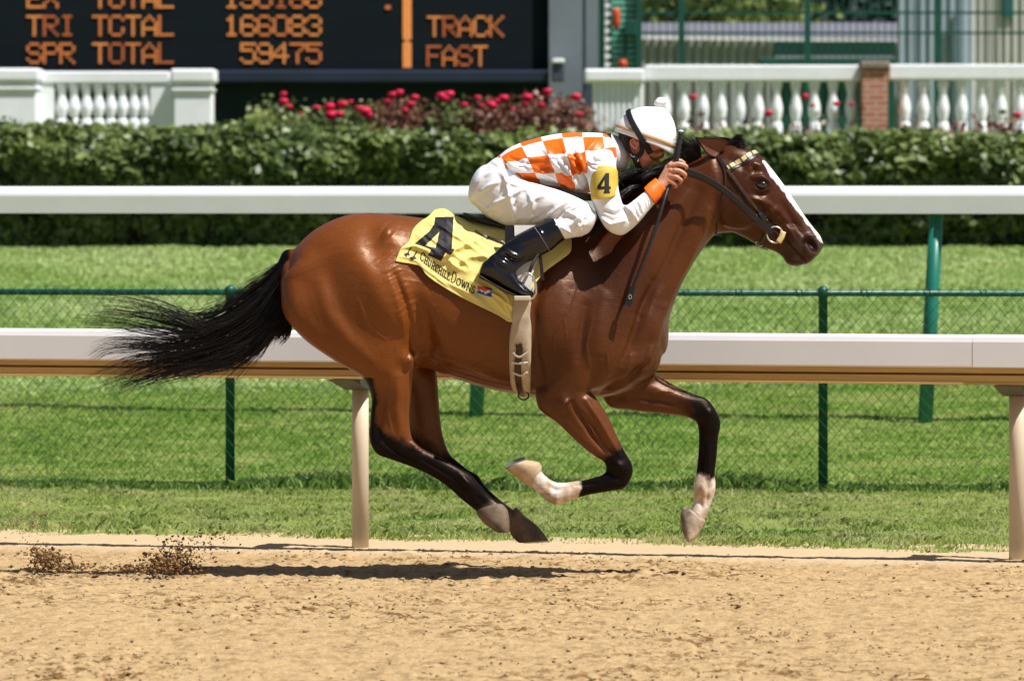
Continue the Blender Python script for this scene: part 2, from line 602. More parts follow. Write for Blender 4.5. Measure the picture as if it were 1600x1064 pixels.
# ---- inside rail (near)
M_WHITE = mat('white_rail_paint', (0.74, 0.74, 0.75), 0.38, 0.5, 0.03, 3.0, bump=0.0006, bscale=8)
M_TAN = mat('tan_channel', (0.56, 0.36, 0.13), 0.7, 0.3, 0.15, 5.0, stretch=(0.3, 1, 8))  # tan channel, tone varied in thin streaks along the rail
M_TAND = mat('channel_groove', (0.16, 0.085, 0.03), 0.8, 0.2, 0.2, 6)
M_POST = mat('cream_post', (0.60, 0.51, 0.38), 0.5, 0.4, 0.12, 7.0, stretch=(1, 1, 0.3))  # cream tone, drawn out in streaks up the post
M_BRACK = mat('grey_bracket', (0.045, 0.042, 0.030), 0.6, 0.4, 0.2, 10)
OFF = 0.30                                          # the rail overhangs the track in front of its posts
ir = empty('inside_rail', RA)
tag(ir, 'white racetrack rail on cream posts beside the dirt, passing behind the horse', 'rail')
A0 = RA - RD * 9 - RN * OFF; B0 = RA + RD * 12 - RN * OFF
zt = 1.052
prof = [(-.055, zt - .04), (-.05, zt - .012), (-.03, zt), (.03, zt), (.05, zt - .010), (.058, zt - .032), (.060, zt - .140), (.052, zt - .148), (-.05, zt - .148)]
MB().extrude(prof, A0, B0).build('rail_cover', M_WHITE, ir)
jp = RA + RD * ((P(1537, 545, 1).x - RA.x) / RD.x) - RN * OFF
MB().extrude([(-.0565, zt - .04), (-.0515, zt - .0115), (-.03, zt + .0015), (.03, zt + .0015), (.0515, zt - .009), (.0595, zt - .031), (.0618, zt - .140), (.0618, zt - .143), (-.05, zt - .143)], jp, jp + RD * .9).build('joint_sleeve', M_WHITE, ir)
zb = zt - .149
prof = [(-.045, zb), (.050, zb), (.047, zb - .022), (.036, zb - .024), (.036, zb - .032), (.046, zb - .034), (.044, zb - .062), (.048, zb - .066), (.048, zb - .075), (-.045, zb - .075)]
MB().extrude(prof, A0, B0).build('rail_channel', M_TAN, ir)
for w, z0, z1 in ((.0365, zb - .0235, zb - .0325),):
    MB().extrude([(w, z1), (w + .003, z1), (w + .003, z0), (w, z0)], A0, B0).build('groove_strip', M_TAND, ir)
for k in range(-2, 4):
    b0 = RA + RD * (RSP * k)
    MB().lathe([(.040, -0.05), (.0395, .5), (.039, .80)], b0, 20).build('post', M_POST, ir, True)
    g = MB()
    q0 = b0 + Vector((0, 0, .80)); q1 = b0 - RN * OFF + Vector((0, 0, zb - .079))
    side = RD * 0.06
    V = [b0 + Vector((0, 0, .765)) + RN * .042 - side, b0 + Vector((0, 0, .765)) - RN * .05 - side, q1 - RN * .05 - side, b0 + RN * .042 - side + Vector((0, 0, zb - .079))]
    V = V + [p + side * 2 for p in V]
    g.add(V, [(0, 1, 2, 3), (7, 6, 5, 4), (0, 4, 5, 1), (1, 5, 6, 2), (2, 6, 7, 3), (3, 7, 4, 0)])
    g.build('bracket', M_BRACK, ir)

# ---- chain link fence
M_GREEN = mat('green_fence_paint', (0.006, 0.085, 0.06), 0.4, 0.5, 0.25, 12)
M_WIRE = mat('green_wire', (0.010, 0.075, 0.048), 0.6, 0.25, 0.2, 10)
fd = Vector((1, -0.085, 0)).normalized()
F0 = Vector((-0.5, 6.4, 0))
cf = empty('chain_link_fence', F0)
tag(cf, 'low green chain link fence standing in weeds behind the white inside rail', 'fence')
ftop = 1.135
MB().tube([F0 - fd * 7 + Vector((0, 0, ftop)), F0 + fd * 7 + Vector((0, 0, ftop))], .0185, 10).build('top_rail', M_GREEN, cf, True)
for px in (357, 1285):
    u = P(px, 770, 6.4).x + 0.5
    for k in ((-1, 0) if px < 800 else (0, 1)):
        q = F0 + fd * (u + k * 3.37)
        MB().lathe([(.027, -.05), (.026, ftop - .02), (.031, ftop - .02), (.031, ftop + .022), (.02, ftop + .035), (.006, ftop + .042)], q, 14).build('post', M_GREEN, cf, True)
g = MB()
pit = 0.062
hh = ftop + 0.035
for k in range(int(-15 / pit), int(15 / pit)):
    for sgn in (1, -1):
        u0 = k * pit
        pts = []
        nseg = 16
        for i in range(nseg + 1):
            z = hh * i / nseg
            pts.append((u0 + sgn * z * 0.86, z))
        pts = [(u, z) for u, z in pts if -6.8 < u < 6.8]
        if len(pts) < 2:
            continue
        g.tube([F0 + fd * pts[0][0] + Vector((0, .002 * sgn - .024, pts[0][1])), F0 + fd * pts[-1][0] + Vector((0, .002 * sgn - .024, pts[-1][1]))], .0013, 4, False)
g.build('wire_mesh', M_WIRE, cf)
g = MB()
for k in range(-22, 22):
    u = k * 0.31 + 0.07 * math.sin(k * 7.1)
    c = F0 + fd * u + Vector((0, 0, ftop))
    if abs(u) < 5.6:
        MB().tube([c + fd * (0.02 * t) + Vector((0, .022 * math.cos(t * 4), .022 * math.sin(t * 4))) for t in np.linspace(-1.2, 1.2, 14)], .0022, 4, False).build('tie_wire', M_WIRE, cf)

# ---- turf course rail (far)
tr = empty('turf_rail', (0, 12, 0.17))
tag(tr, 'tall white rail on a leaning green post in front of the hedge', 'rail')
TD = Vector((1, -0.20, 0)).normalized()
TC = Vector((0, 11.9, 0))
A1, B1 = TC - TD * 12, TC + TD * 12
zt = 1.752
prof = [(-.08, zt - .03), (-.05, zt), (.04, zt - .004), (.085, zt - .045), (.092, zt - .065), (.092, zt - .185), (-.08, zt - .185)]
MB().extrude(prof, A1, B1).build('rail_cover', M_WHITE, tr)
for px, py, tp in ((1445, 655, 1462), (743, 641, 760)):
    b0 = P(px, py, 11.9 - 0.2 * (px - 800) / 230)
    b0.z = float(turf_h(np.array([b0.x]), np.array([b0.y]))[0]) - 0.05
    top = Vector((b0.x + .075, b0.y - 0.02, zt - .19))
    MB().tube([b0, b0.lerp(top, .5), top], [.050, .049, .046], 16).build('post', mat('turf_post_green', (0.010, 0.16, 0.115), 0.35, 0.5, 0.2, 6), tr, True)

# ---- hedge
def leaf_cloud(name, pos, nor, size, mt_, parent, seed, aspect=0.6, tilt=0.7, vals=None):
    """each leaf is a folded 4-gon facing roughly along nor"""
    rg = np.random.default_rng(seed)
    n = len(pos)
    nn = nor + rg.normal(0, tilt, (n, 3)); nn /= np.linalg.norm(nn, axis=1)[:, None]
    t = rg.normal(0, 1, (n, 3)); t -= nn * (t * nn).sum(1)[:, None]; t /= np.linalg.norm(t, axis=1)[:, None]
    bt = np.cross(nn, t)
    L = (size * rg.uniform(0.6, 1.3, n))[:, None]; W = L * aspect
    V = np.stack([pos - t * L * .5, pos + bt * W * .5 - nn * L * .08 + t * L * .05, pos + t * L * .5 - nn * L * .1, pos - bt * W * .5 - nn * L * .08 + t * L * .05], 1)
    F = np.arange(n * 4).reshape(n, 4)
    F = np.stack([F[:, [0, 1, 2]], F[:, [0, 2, 3]]], 1).reshape(-1, 3)
    rv = np.repeat(rg.random(n) if vals is None else vals, 2)
    return fast_mesh(name, V.reshape(-1, 3), F, mt_, parent, smooth=False, attrs={'rnd': ('FACE', 'FLOAT', rv)})


HY = 30.0
hd = empty('hedge', (0, HY, 1.12))
tag(hd, 'long clipped green hedge across the infield below the tote board', 'hedge')
HD = Vector((1, -0.09, 0)).normalized()
def hedge_pt(u, z, back):
    """u along, z above base, back = depth behind the front face"""
    return np.stack([HD.x * u + 0.09 * back * 0, HY + HD.y * u + back, 1.06 + z - 0.010 * u], -1)
rg = np.random.default_rng(50)
nL = 88000
u = rg.uniform(-12, 12, nL)
w = rg.random(nL)
front = w < 0.72
z = np.where(front, rg.uniform(0.0, 1.27, nL), 1.22)
bk = np.where(front, 0, rg.uniform(0, 1.3, nL))
bumpf = 0.14 * fbm(u * 1.5, z * 2.2, 14, 3) + 0.06 * fbm(u * 5, z * 6, 15, 2)
under = 0.34 * (1 - sstep(z, 0.15, 1.0))             # the clipped face leans out towards the top
bk = np.where(front, under + bumpf + rg.uniform(0, .16, nL) + 0.18 * sstep(z, 1.02, 1.28), bk)
z = np.where(front, z, 1.22 - 0.25 * np.exp(-bk / .12) * 0.5 + 0.10 * fbm(u * 1.9, bk * 2, 16, 3) + rg.uniform(-.07, .07, nL))
pos = hedge_pt(u, z, bk)
nor = np.where(front[:, None], np.array([0, -0.75, 0.5]), np.array([0, -0.25, 1.0]))
M_HEDGE = leaf_mat('hedge_leaf', (0.030, 0.065, 0.014), (0.24, 0.30, 0.085), 0.42, 0.2, 0.45)
vals = np.clip(rg.normal(0.45, 0.22, nL) + 0.25 * fbm(u * 2.2, z * 3, 18, 3), 0, 1)
leaf_cloud('foliage', pos, nor, 0.122, M_HEDGE, hd, 51, 0.62, 0.55, vals)
nL2 = 2500
u = rg.uniform(-12, 12, nL2)
pos = hedge_pt(u, 1.24 + 0.12 * rg.random(nL2) ** 2 + .06 * fbm(u * 3, u * 0, 19, 2), rg.uniform(0.1, 1.1, nL2))
leaf_cloud('top_shoot', pos, np.array([[0, -.4, .7]]), 0.09, leaf_mat('hedge_new_leaf', (0.12, 0.19, 0.03), (0.27, 0.33, 0.09), 0.45, 0.3), hd, 52, 0.55, 0.8)
M_BARK = mat('hedge_wood', (0.025, 0.020, 0.012), 0.9, 0.1, 0.4, 12)
g = MB()
g.box((0, HY + .95, 1.06 + .55), (24.4, 1.0, 1.12), math.atan2(HD.y, HD.x))
for k in range(110):
    uu = random.uniform(-12, 12)
    p0 = Vector((HD.x * uu, HY + HD.y * uu + .45 + random.uniform(-.1, .1), 0.95))
    g.tube([p0, p0 + Vector((random.uniform(-.1, .1), -.05, .5)), p0 + Vector((random.uniform(-.25, .25), -.1, 1.0))], [.02, .014, .006], 5)
g.build('stem', M_BARK, hd)

# ---- rose bushes behind the hedge
M_ROSEL = leaf_mat('rose_leaf_red', (0.13, 0.045, 0.028), (0.33, 0.17, 0.11), 0.45, 0.3)
M_ROSEG = leaf_mat('rose_leaf_green', (0.07, 0.11, 0.03), (0.22, 0.26, 0.09), 0.45, 0.3)
M_BLOOM = mat('rose_petal', (0.74, 0.022, 0.085), 0.5, 0.3, 0.25, 30)
def rose_bush(px, top, wid, nb, red, seed, label, Y=32.4, blooms=None):
    rg = np.random.default_rng(seed)
    base = P(px, 300, Y); base.z = 1.15
    topz = P(px, top, Y).z
    e = empty('rose_bush', base)
    tag(e, label, 'rose bush', 'red roses behind the hedge')
    g = MB()
    tips = []
    for k in range(9):
        t = Vector((base.x + rg.uniform(-1, 1) * wid, base.y + rg.uniform(-.25, .25), base.z + (topz - base.z) * rg.uniform(.72, 1.0)))
        mid = base.lerp(t, .5) + Vector((rg.uniform(-.06, .06), rg.uniform(-.06, .06), .05))
        g.tube([base + Vector((rg.uniform(-.06, .06), rg.uniform(-.06, .06), -.1)), mid, t], [.012, .008, .004], 5)
        tips.append((mid, t))
    g.build('cane', M_BARK, e)
    n = 1000 if px < 930 else 380
    pos = []
    for k in range(n):
        a, t = tips[int(rg.integers(len(tips)))]
        f = rg.random() ** 0.7 * (1 if px < 940 else .72)
        q = a.lerp(t, f)
        pos.append((q.x + rg.normal(0, .13), q.y + rg.normal(0, .09), min(q.z + rg.normal(0, .07), topz + (.02 if px < 940 else -.10))))
    leaf_cloud('foliage', np.array(pos), np.array([[0, -.4, .8]]), 0.085, M_ROSEL if red else M_ROSEG, e, seed, 0.6, 0.8)
    pts = blooms if blooms else []
    for (bx, by, br) in pts:
        c = P(bx, by, Y - 0.30)
        V, F = [], []
        ring = [(.25, -.7), (.75, -.35), (1, .1), (.8, .6), (.55, .75), (.42, .5), (.2, .8), (.05, .6)]
        for ri, (rr, zz) in enumerate(ring):
            for k in range(10):
                a = 6.283 * k / 10 + ri * .3
                w_ = 1 + .16 * math.sin(a * 5 + ri * 2)
                V.append(c + Vector((rr * w_ * math.cos(a), rr * w_ * math.sin(a) - zz * .35, zz * .9)) * br)
        for i in range(len(ring) - 1):
            for k in range(10):
                F.append((i * 10 + k, i * 10 + (k + 1) % 10, (i + 1) * 10 + (k + 1) % 10, (i + 1) * 10 + k))
        mesh_obj('bloom', V, F, M_BLOOM, e, True)
    return e

RB_ = [
 (440, 152, .16, False, [(443, 148, .040), (443, 160, .055), (452, 168, .04), (470, 178, .025)], 'rose bush with a tall stack of three blooms at the left end of the row'),
 (520, 160, .24, False, [(495, 170, .045), (515, 168, .06), (535, 164, .055), (518, 182, .075), (530, 180, .06), (548, 160, .03)], 'rose bush thick with low bright blooms, second from the left end of the row'),
 (572, 166, .14, False, [(562, 172, .060), (570, 176, .075), (576, 181, .05)], 'rose bush with one tight cluster of pink red blooms'),
 (618, 150, .18, True, [(614, 150, .055), (624, 146, .05), (606, 160, .045), (632, 176, .035)], 'rose bush with two blooms raised high before the dark board'),
 (648, 158, .13, True, [(648, 154, .05), (642, 164, .05), (634, 174, .045)], 'narrow rose bush with a short line of blooms down one side'),
 (698, 152, .20, False, [(690, 152, .065), (702, 149, .06), (696, 156, .06), (725, 165, .045)], 'rose bush with one big double bloom below the middle of the board'),
 (748, 156, .18, True, [(746, 154, .04), (752, 166, .03), (770, 167, .06)], 'rose bush with small pale blooms and reddish leaves'),
 (792, 152, .22, True, [(766, 164, .055), (778, 160, .05), (787, 155, .06), (800, 172, .03)], 'rose bush with a slanting line of blooms above red leaves'),
 (836, 156, .20, True, [(824, 154, .065), (820, 164, .045), (846, 165, .045)], 'rose bush just left of the lamp on the grey column'),
 (862, 148, .18, True, [(855, 144, .05), (850, 150, .03)], 'tallest rose bush, one bloom at its tip before the grey column'),
 (908, 158, .22, True, [(900, 153, .060), (905, 180, .045)], 'rose bush in the gap before the ribbed end of the white balustrade'),
 (948, 172, .20, True, [], 'bare reddish rose bush between the ribbed balustrade end and the helmet'),
 (1078, 160, .20, True, [(1083, 153, .045)], 'rose bush with one bloom just right of the white helmet'),
 (1150, 165, .24, True, [(1201, 178, .05)], 'rose bush with reddish leaves spreading under the white balusters'),
 (1258, 158, .17, True, [(1258, 152, .045), (1270, 165, .03)], 'rose bush with one bloom showing between balusters, left of the brick pillar'),
 (1322, 164, .18, True, [(1307, 163, .04), (1330, 163, .03)], 'rose bush pressed against the brick pillar on its left'),
 (1406, 164, .20, True, [], 'flowerless rose bush standing against the right side of the brick pillar'),
 (1500, 162, .18, True, [], 'flowerless rose bush before the balusters midway between brick pillar and frame edge'),
 (1572, 150, .26, True, [(1590, 181, .05)], 'big dark red leaved rose bush at the right end of the row'),
]
for i, (px, tp, wd, rd, bl, lb) in enumerate(RB_):
    rose_bush(px, tp, wd, 0, rd, 300 + i, lb, blooms=bl)
lt = empty('young_shrub', P(410, 260, 31.9))
tag(lt, 'pale green leafy shrub poking above the hedge left of the roses', 'shrub')
rg = np.random.default_rng(77)
pc = np.array([(P(412 + rg.normal(0, 9), 188 + rg.normal(0, 8), 31.7 + rg.normal(0, .1)))[:] for k in range(230)])
leaf_cloud('foliage', pc, np.array([[0, -.3, .8]]), 0.09, leaf_mat('pale_leaf', (0.20, 0.27, 0.06), (0.42, 0.46, 0.17), .45, .35), lt, 78, .6, .8)
MB().tube([P(410, 265, 31.9), P(411, 215, 31.85), P(412, 180, 31.8)], [.02, .014, .006], 6).build('stem', M_BARK, lt)

# ---- white balustrades
M_STONE = mat('white_stone', (0.83, 0.85, 0.87), 0.7, 0.25, 0.05, 4, bump=0.002, bscale=20)
BALP = [(.075, 0), (.075, .05), (.060, .06), (.072, .10), (.080, .15), (.070, .21), (.045, .245), (.060, .26), (.060, .275), (.076, .33), (.080, .38), (.070, .44), (.054, .51), (.049, .57), (.062, .59), (.062, .615), (.054, .62), (.072, .632), (.072, .70)]
def hz_box(g, x0, x1, y0, y1, Y0, dep, bev=0.0):
    """box whose front face at depth Y0 spans photo pixels x0..x1, y0..y1"""
    a, c = P(x0, y1, Y0), P(x1, y0, Y0)
    g.box(((a.x + c.x) / 2, Y0 + dep / 2, (a.z + c.z) / 2), (c.x - a.x, dep, c.z - a.z), bev=bev)
    return g
lb = empty('balustrade', P(170, 215, 36))
tag(lb, 'short white stone balustrade with square end piers before the board', 'balustrade')
zb0 = P(0, 232, 36).z
g = MB(); hz_box(g, -160, 57, 128, 240, 35.6, .5, .02); hz_box(g, -165, 61, 107, 128, 35.55, .6, .03); hz_box(g, -160, 59, 136, 141, 35.57, .56, .01)
g.build('end_pier', M_STONE, lb)
g = MB(); hz_box(g, 271, 331, 130, 240, 35.6, .5, .02); hz_box(g, 266, 336, 108, 130, 35.55, .6, .03); hz_box(g, 268, 333, 138, 143, 35.57, .56, .01)
g.build('end_pier', M_STONE, lb)
g = MB(); hz_box(g, 62, 265, 112, 131, 36.0, .34, .02); g.build('coping', M_STONE, lb)
g = MB(); hz_box(g, 58, 84, 131.2, 240, 36.02, .3, .01); g.build('panel', M_STONE, lb)
g = MB(); hz_box(g, 234, 270.5, 131.2, 240, 36.02, .3, .01); g.build('panel', M_STONE, lb)
zr = P(0, 131, 36.1).z
for px in (98, 117, 136, 155, 174, 192, 210, 227):
    q = P(px, 0, 36.15)
    MB().lathe([(r * .92, z * .86 - .02) for r, z in BALP], (q.x, q.y - .07, zr - .602 + .02), 14).build('baluster', M_STONE, lb, True)
rb = empty('balustrade', P(1300, 215, 36))
tag(rb, 'long white balustrade crossing behind the jockey and the horse head', 'balustrade')
g = MB(); hz_box(g, 1008, 1346, 102, 127, 35.8, .34, .02); g.build('coping', M_STONE, rb)
g = MB(); hz_box(g, 1389, 1900, 101, 125, 35.8, .34, .02); g.build('coping', M_STONE, rb)
g = MB(); hz_box(g, 913, 1007.5, 108, 129, 35.7, .5, .03); g.build('coping', M_STONE, rb)
g = MB(); hz_box(g, 926, 1005, 129.3, 240, 35.8, .3)
for k in range(9):
    hz_box(g, 927 + k * 9, 932 + k * 9, 129.3, 240, 35.78, .05, .006)
g.build('ribbed_pier', M_STONE, rb)
zr = P(0, 127, 35.9).z
for px in [1039, 1068, 1098, 1126, 1155, 1184, 1213, 1243, 1272, 1301, 1329, 1413, 1442, 1473, 1502, 1533, 1563, 1593, 1623, 1653]:
    q = P(px, 0, 35.95)
    MB().lathe([(r * .88, z) for r, z in BALP], (q.x, q.y - .06, zr - .70), 14).build('baluster', M_STONE, rb, True)
g = MB(); hz_box(g, 1008, 1346, 221.5, 240, 35.8, .34); hz_box(g, 1389, 1900, 221.5, 240, 35.8, .34); g.build('plinth', M_STONE, rb)
# brick pillar
m, nt, b = new_mat('brick')
tc = N(nt, 'ShaderNodeTexCoord')
br = N(nt, 'ShaderNodeTexBrick')
mp = N(nt, 'ShaderNodeMapping'); mp.inputs['Rotation'].default_value = (R(90), 0, 0)
nt.links.new(tc.outputs['Object'], mp.inputs[0]); nt.links.new(mp.outputs[0], br.inputs[0])
br.inputs['Color1'].default_value = (0.33, 0.10, 0.06, 1); br.inputs['Color2'].default_value = (0.45, 0.19, 0.12, 1); br.inputs['Mortar'].default_value = (0.5, 0.4, 0.33, 1)
br.inputs['Scale'].default_value = 1.0; br.inputs['Brick Width'].default_value = .2; br.inputs['Row Height'].default_value = .065; br.inputs['Mortar Size'].default_value = .007
nt.links.new(br.outputs[0], b.inputs['Base Color']); b.inputs['Roughness'].default_value = .85
M_BRICK = m
bp_ = empty('brick_pillar', P(1367, 215, 35.7))
tag(bp_, 'square red brick pillar with a grey cap between the balustrade spans', 'pillar')
g = MB(); hz_box(g, 1348, 1387.5, 108, 240, 35.62, .5); g.build('shaft', M_BRICK, bp_)
g = MB(); hz_box(g, 1345, 1391, 96, 107.8, 35.58, .58, .02); g.build('cap', mat('pillar_cap', (.26, .20, .17), .8, .2, .3, 20), bp_)

# ---- tote board
M_TB = mat('board_black', (0.006, 0.011, 0.014), 0.8, 0.12, 0.12, 2, stretch=(.4, 1, 3))
M_NAVY = mat('board_navy', (0.016, 0.026, 0.048), 0.6, 0.25, 0.2, 2)
M_BASE = mat('board_base', (0.010, 0.020, 0.028), 0.7, 0.15, 0.2, 2)
M_GREYC = mat('column_grey', (0.17, 0.20, 0.225), 0.6, 0.35, 0.08, 1.5)
tb = empty('tote_board', P(400, 225, 38))
tag(tb, 'dark electronic board with rows of amber lamp letters above a navy ledge', 'scoreboard')
TBY = 38.0
g = MB(); hz_box(g, -900, 857, -420, 109.5, TBY, .6); g.build('display_panel', M_TB, tb)
g = MB(); hz_box(g, -900, 857, 110, 129, TBY - .28, .9, .02); g.build('ledge', M_NAVY, tb)
g = MB(); hz_box(g, -900, 857, 129.2, 250, TBY + .1, .5); g.build('base_wall', M_BASE, tb)
FONT = {
 'T': ['11111', '00100', '00100', '00100', '00100', '00100', '00100'], 'R': ['11110', '10001', '10001', '11110', '10100', '10010', '10001'],
 'I': ['01110', '00100', '00100', '00100', '00100', '00100', '01110'], 'O': ['01110', '10001', '10001', '10001', '10001', '10001', '01110'],
 'o': ['01110', '10001', '10000', '10000', '10001', '10001', '01110'],
 'A': ['00100', '01010', '10001', '10001', '11111', '10001', '10001'], 'L': ['10000', '10000', '10000', '10000', '10000', '10000', '11111'],
 'S': ['01110', '10001', '10000', '01110', '00001', '10001', '01110'], 'P': ['11110', '10001', '10001', '11110', '10000', '10000', '10000'],
 'E': ['11111', '10000', '10000', '11110', '10000', '10000', '11111'], 'X': ['10001', '10001', '01010', '00100', '01010', '10001', '10001'],
 'C': ['01110', '10001', '10000', '10000', '10000', '10001', '01110'], 'K': ['10001', '10010', '10100', '11000', '10100', '10010', '10001'],
 'F': ['11111', '10000', '10000', '11110', '10000', '10000', '10000'], '1': ['00100', '01100', '00100', '00100', '00100', '00100', '01110'],
 '9': ['01110', '10001', '10001', '01111', '00001', '10001', '01110'], '0': ['01110', '10001', '10001', '10001', '10001', '10001', '01110'],
 '8': ['01110', '10001', '10001', '01110', '10001', '10001', '01110'], '6': ['01110', '10001', '10000', '11110', '10001', '10001', '01110'],
 '3': ['01110', '10001', '00001', '00110', '00001', '10001', '01110'], '5': ['11111', '10000', '11110', '00001', '00001', '10001', '01110'],
 '4': ['00010', '00110', '01010', '10010', '11111', '00010', '00010'], '7': ['11111', '00001', '00010', '00100', '00100', '00100', '00100'], ' ': ['00000'] * 7}
M_LED = [emit_mat('amber_lamp_%s' % n_, c, st) for n_, c, st in (('bright', (1.0, .36, .09), .54), ('mid', (1.0, .31, .08), .44), ('dim', (.95, .25, .07), .30))]
rgl = random.Random(4)
def led_text(txt, x0, y0, cw, rows=7, rh=4.75):
    for ci, ch in enumerate(txt):
        if ch == ' ':
            continue
        g = MB()
        for r_ in range(7):
            for c_ in range(5):
                if FONT[ch][r_][c_] == '1':
                    cx, cy = x0 + ci * cw + (c_ + .5) * cw / 5.15, y0 + (r_ + .5) * rh
                    hz_box(g, cx - cw / 13, cx + cw / 13, cy - rh * .34, cy + rh * .34, TBY - .014, .012)
        g.build('lamp_letter', M_LED[rgl.choice([0, 0, 1, 1, 2])], tb)
led_text('EX  TOTAL   190188', 41, -19.5, 25.7)
led_text('TRI ToTAL   166083', 41, 24, 25.7)
led_text('SPR TOTAL    59475', 41, 67, 25.7)
led_text('TRACK', 667, 25, 24.2)
led_text('FAST', 666, 71, 24.2)
g = MB()
for k in range(60):
    yy = 106 - k * 4.4
    for c_ in range(3):
        if not (k == 9 and c_ != 1):
            hz_box(g, 629.5 + c_ * 4.6, 633.5 + c_ * 4.6, yy - 3.9, yy, TBY - .014, .012)
g.build('lamp_line', M_LED[0], tb)
g = MB(); hz_box(g, 602, 610, 9, 15, TBY - .014, .012); g.build('lamp_dot', M_LED[2], tb)
g = MB(); hz_box(g, 858, 935, -420, 250, TBY - .12, .8); g.build('side_column', M_GREYC, tb)
g = MB(); hz_box(g, 912, 915, -420, 250, TBY - .128, .01); g.build('column_seam', M_NAVY, tb)
g = MB()
a_ = [P(903, 170, TBY - .6), P(926, 170, TBY - .6), P(926, 125, TBY - .3), P(920, 125, TBY - .3)]
g.add(a_ + [p + Vector((0, .25, 0)) for p in a_], [(0, 1, 2, 3), (7, 6, 5, 4), (0, 4, 5, 1), (1, 5, 6, 2), (2, 6, 7, 3), (3, 7, 4, 0)])
g.build('column_brace', M_BASE, tb)
fl = empty('floodlight', P(873, 112, TBY - .4))
tag(fl, 'small white capped lamp mounted low on the grey column', 'lamp')
g = MB(); hz_box(g, 863, 882, 92, 99, TBY - .42, .2, .015); g.build('lamp_hood', M_STONE, fl)
g = MB(); hz_box(g, 862, 882, 99.3, 128, TBY - .38, .16, .02); g.build('lamp_body', mat('lamp_grey', (.06, .07, .10), .5, .4, .1, 5), fl)

# ---- green cabinet with red lamps
M_CAB = mat('cabinet_green', (0.015, 0.20, 0.13), 0.45, 0.4, 0.2, 5)
M_CABL = mat('cabinet_slat', (0.16, 0.50, 0.38), 0.4, 0.4, 0.15, 5)
M_DGRN = mat('dark_green_paint', (0.006, 0.075, 0.052), 0.5, 0.4, 0.2, 5)
gc = empty('signal_cabinet', P(965, 225, 40))
tag(gc, 'tall green slatted cabinet with red lamps beside the grey column', 'cabinet')
CY = 40.0
g = MB(); hz_box(g, 935, 946, -200, 240, CY, .4); hz_box(g, 994, 1003, -200, 240, CY, .4); g.build('frame', M_DGRN, gc)
g = MB(); hz_box(g, 946, 994, -200, 240, CY + .15, .3); g.build('back_panel', M_CAB, gc)
g = MB()
for k in range(40):
    yy = 226 - k * 9.5
    hz_box(g, 956, 993.5, yy - 6.2, yy, CY + .08, .06)
g.build('slat', M_CABL, gc)
g = MB()
for k in range(24):
    yy = 226 - k * 13.2
    q = [P(945, yy, CY - .02), P(954, yy - 4, CY - .02), P(954, yy - 8, CY - .02), P(945, yy - 11, CY - .02)]
    g.add(q + [p + Vector((0, .15, 0)) for p in q], [(0, 1, 2, 3), (7, 6, 5, 4), (0, 4, 5, 1), (1, 5, 6, 2), (2, 6, 7, 3), (3, 7, 4, 0)])
g.build('white_edging', M_STONE, gc)
M_RED = mat('red_lamp', (0.60, 0.075, 0.025), 0.4, 0.5, 0.1, 5)
for (x0, x1, y0, y1) in ((957, 969, 13, 45), (965, 980, 94, 106)):
    c0 = P((x0 + x1) / 2, (y0 + y1) / 2, CY - .02); w_ = (x1 - x0) / 2 / 126; h_ = (y1 - y0) / 2 / 126
    MB().lathe([(w_ * .5, -h_), (w_ * .9, -h_ * .8), (w_, -h_ * .4), (w_, h_ * .4), (w_ * .9, h_ * .8), (w_ * .5, h_)], c0, 12).build('red_lamp', M_RED, gc, True)
g = MB(); hz_box(g, 976, 994, 32, 56, CY - .1, .16, .01); g.build('junction_box', M_DGRN, gc)
g = MB(); hz_box(g, 976, 980, 56.3, 240, CY + .01, .05); g.build('conduit', M_DGRN, gc)

# ---- green iron fence behind the balustrade
IY = 42.0
fi = empty('iron_fence', P(1300, 225, IY))
tag(fi, 'tall green picket fence of thin bars behind the white balustrade', 'fence')
for px in (1065, 1262, 1465, 1668):
    g = MB(); hz_box(g, px - 5, px + 5, -200, 240, IY - .02, .09); g.build('post', M_DGRN, fi)
for py in (20.5, 52):
    g = MB(); hz_box(g, 1003.5, 1900, py - 1.9, py + 1.9, IY, .04); g.build('fence_rail', M_DGRN, fi)
g = MB()
for k in range(82):
    px = 1009 + k * 11.0
    hz_box(g, px - .75, px + .75, -200, 240, IY + .041, .016)
g.build('picket', M_DGRN, fi)

# ---- buildings and sheds behind the fence
def ribbed_wall(g, x0, x1, y0, y1, Y0, pitch, dep=.06):
    hz_box(g, x0, x1, y0, y1, Y0 + .05, .4)
    x = x0
    while x < x1 - 1:
        hz_box(g, x, min(x + pitch * .5, x1), y0, y1, Y0, .06)
        x += pitch
M_SHED = mat('grey_shed_steel', (0.34, 0.33, 0.33), 0.55, 0.4, 0.08, 2)
sh = empty('shed', P(1105, 225, 52))
tag(sh, 'low grey ribbed steel shed with a white gutter line behind the fence', 'shed')
g = MB(); ribbed_wall(g, 1002, 1412, 62, 232, 52, 14); g.build('wall', M_SHED, sh)
g = MB()
q = [P(1000, 61.5, 51.9), P(1415, 67, 51.9), P(1415, 62, 51.9), P(1000, 56.5, 51.9)]
g.add(q + [p + Vector((0, .1, 0)) for p in q], [(0, 1, 2, 3), (7, 6, 5, 4), (0, 4, 5, 1), (1, 5, 6, 2), (2, 6, 7, 3), (3, 7, 4, 0)])
g.build('gutter', M_STONE, sh)
g = MB()
q = [P(1000, 56, 52.2), P(1415, 60, 52.2), P(1415, 36, 57), P(1000, 36, 57)]
g.add(q + [p + Vector((0, 0, -.08)) for p in q], [(0, 1, 2, 3), (7, 6, 5, 4), (0, 4, 5, 1), (1, 5, 6, 2), (2, 6, 7, 3), (3, 7, 4, 0)])
g.build('roof', mat('shed_roof', (.17, .17, .20), .6, .3, .1, 3), sh)
bb = empty('grandstand_wall', P(1500, 225, 54))
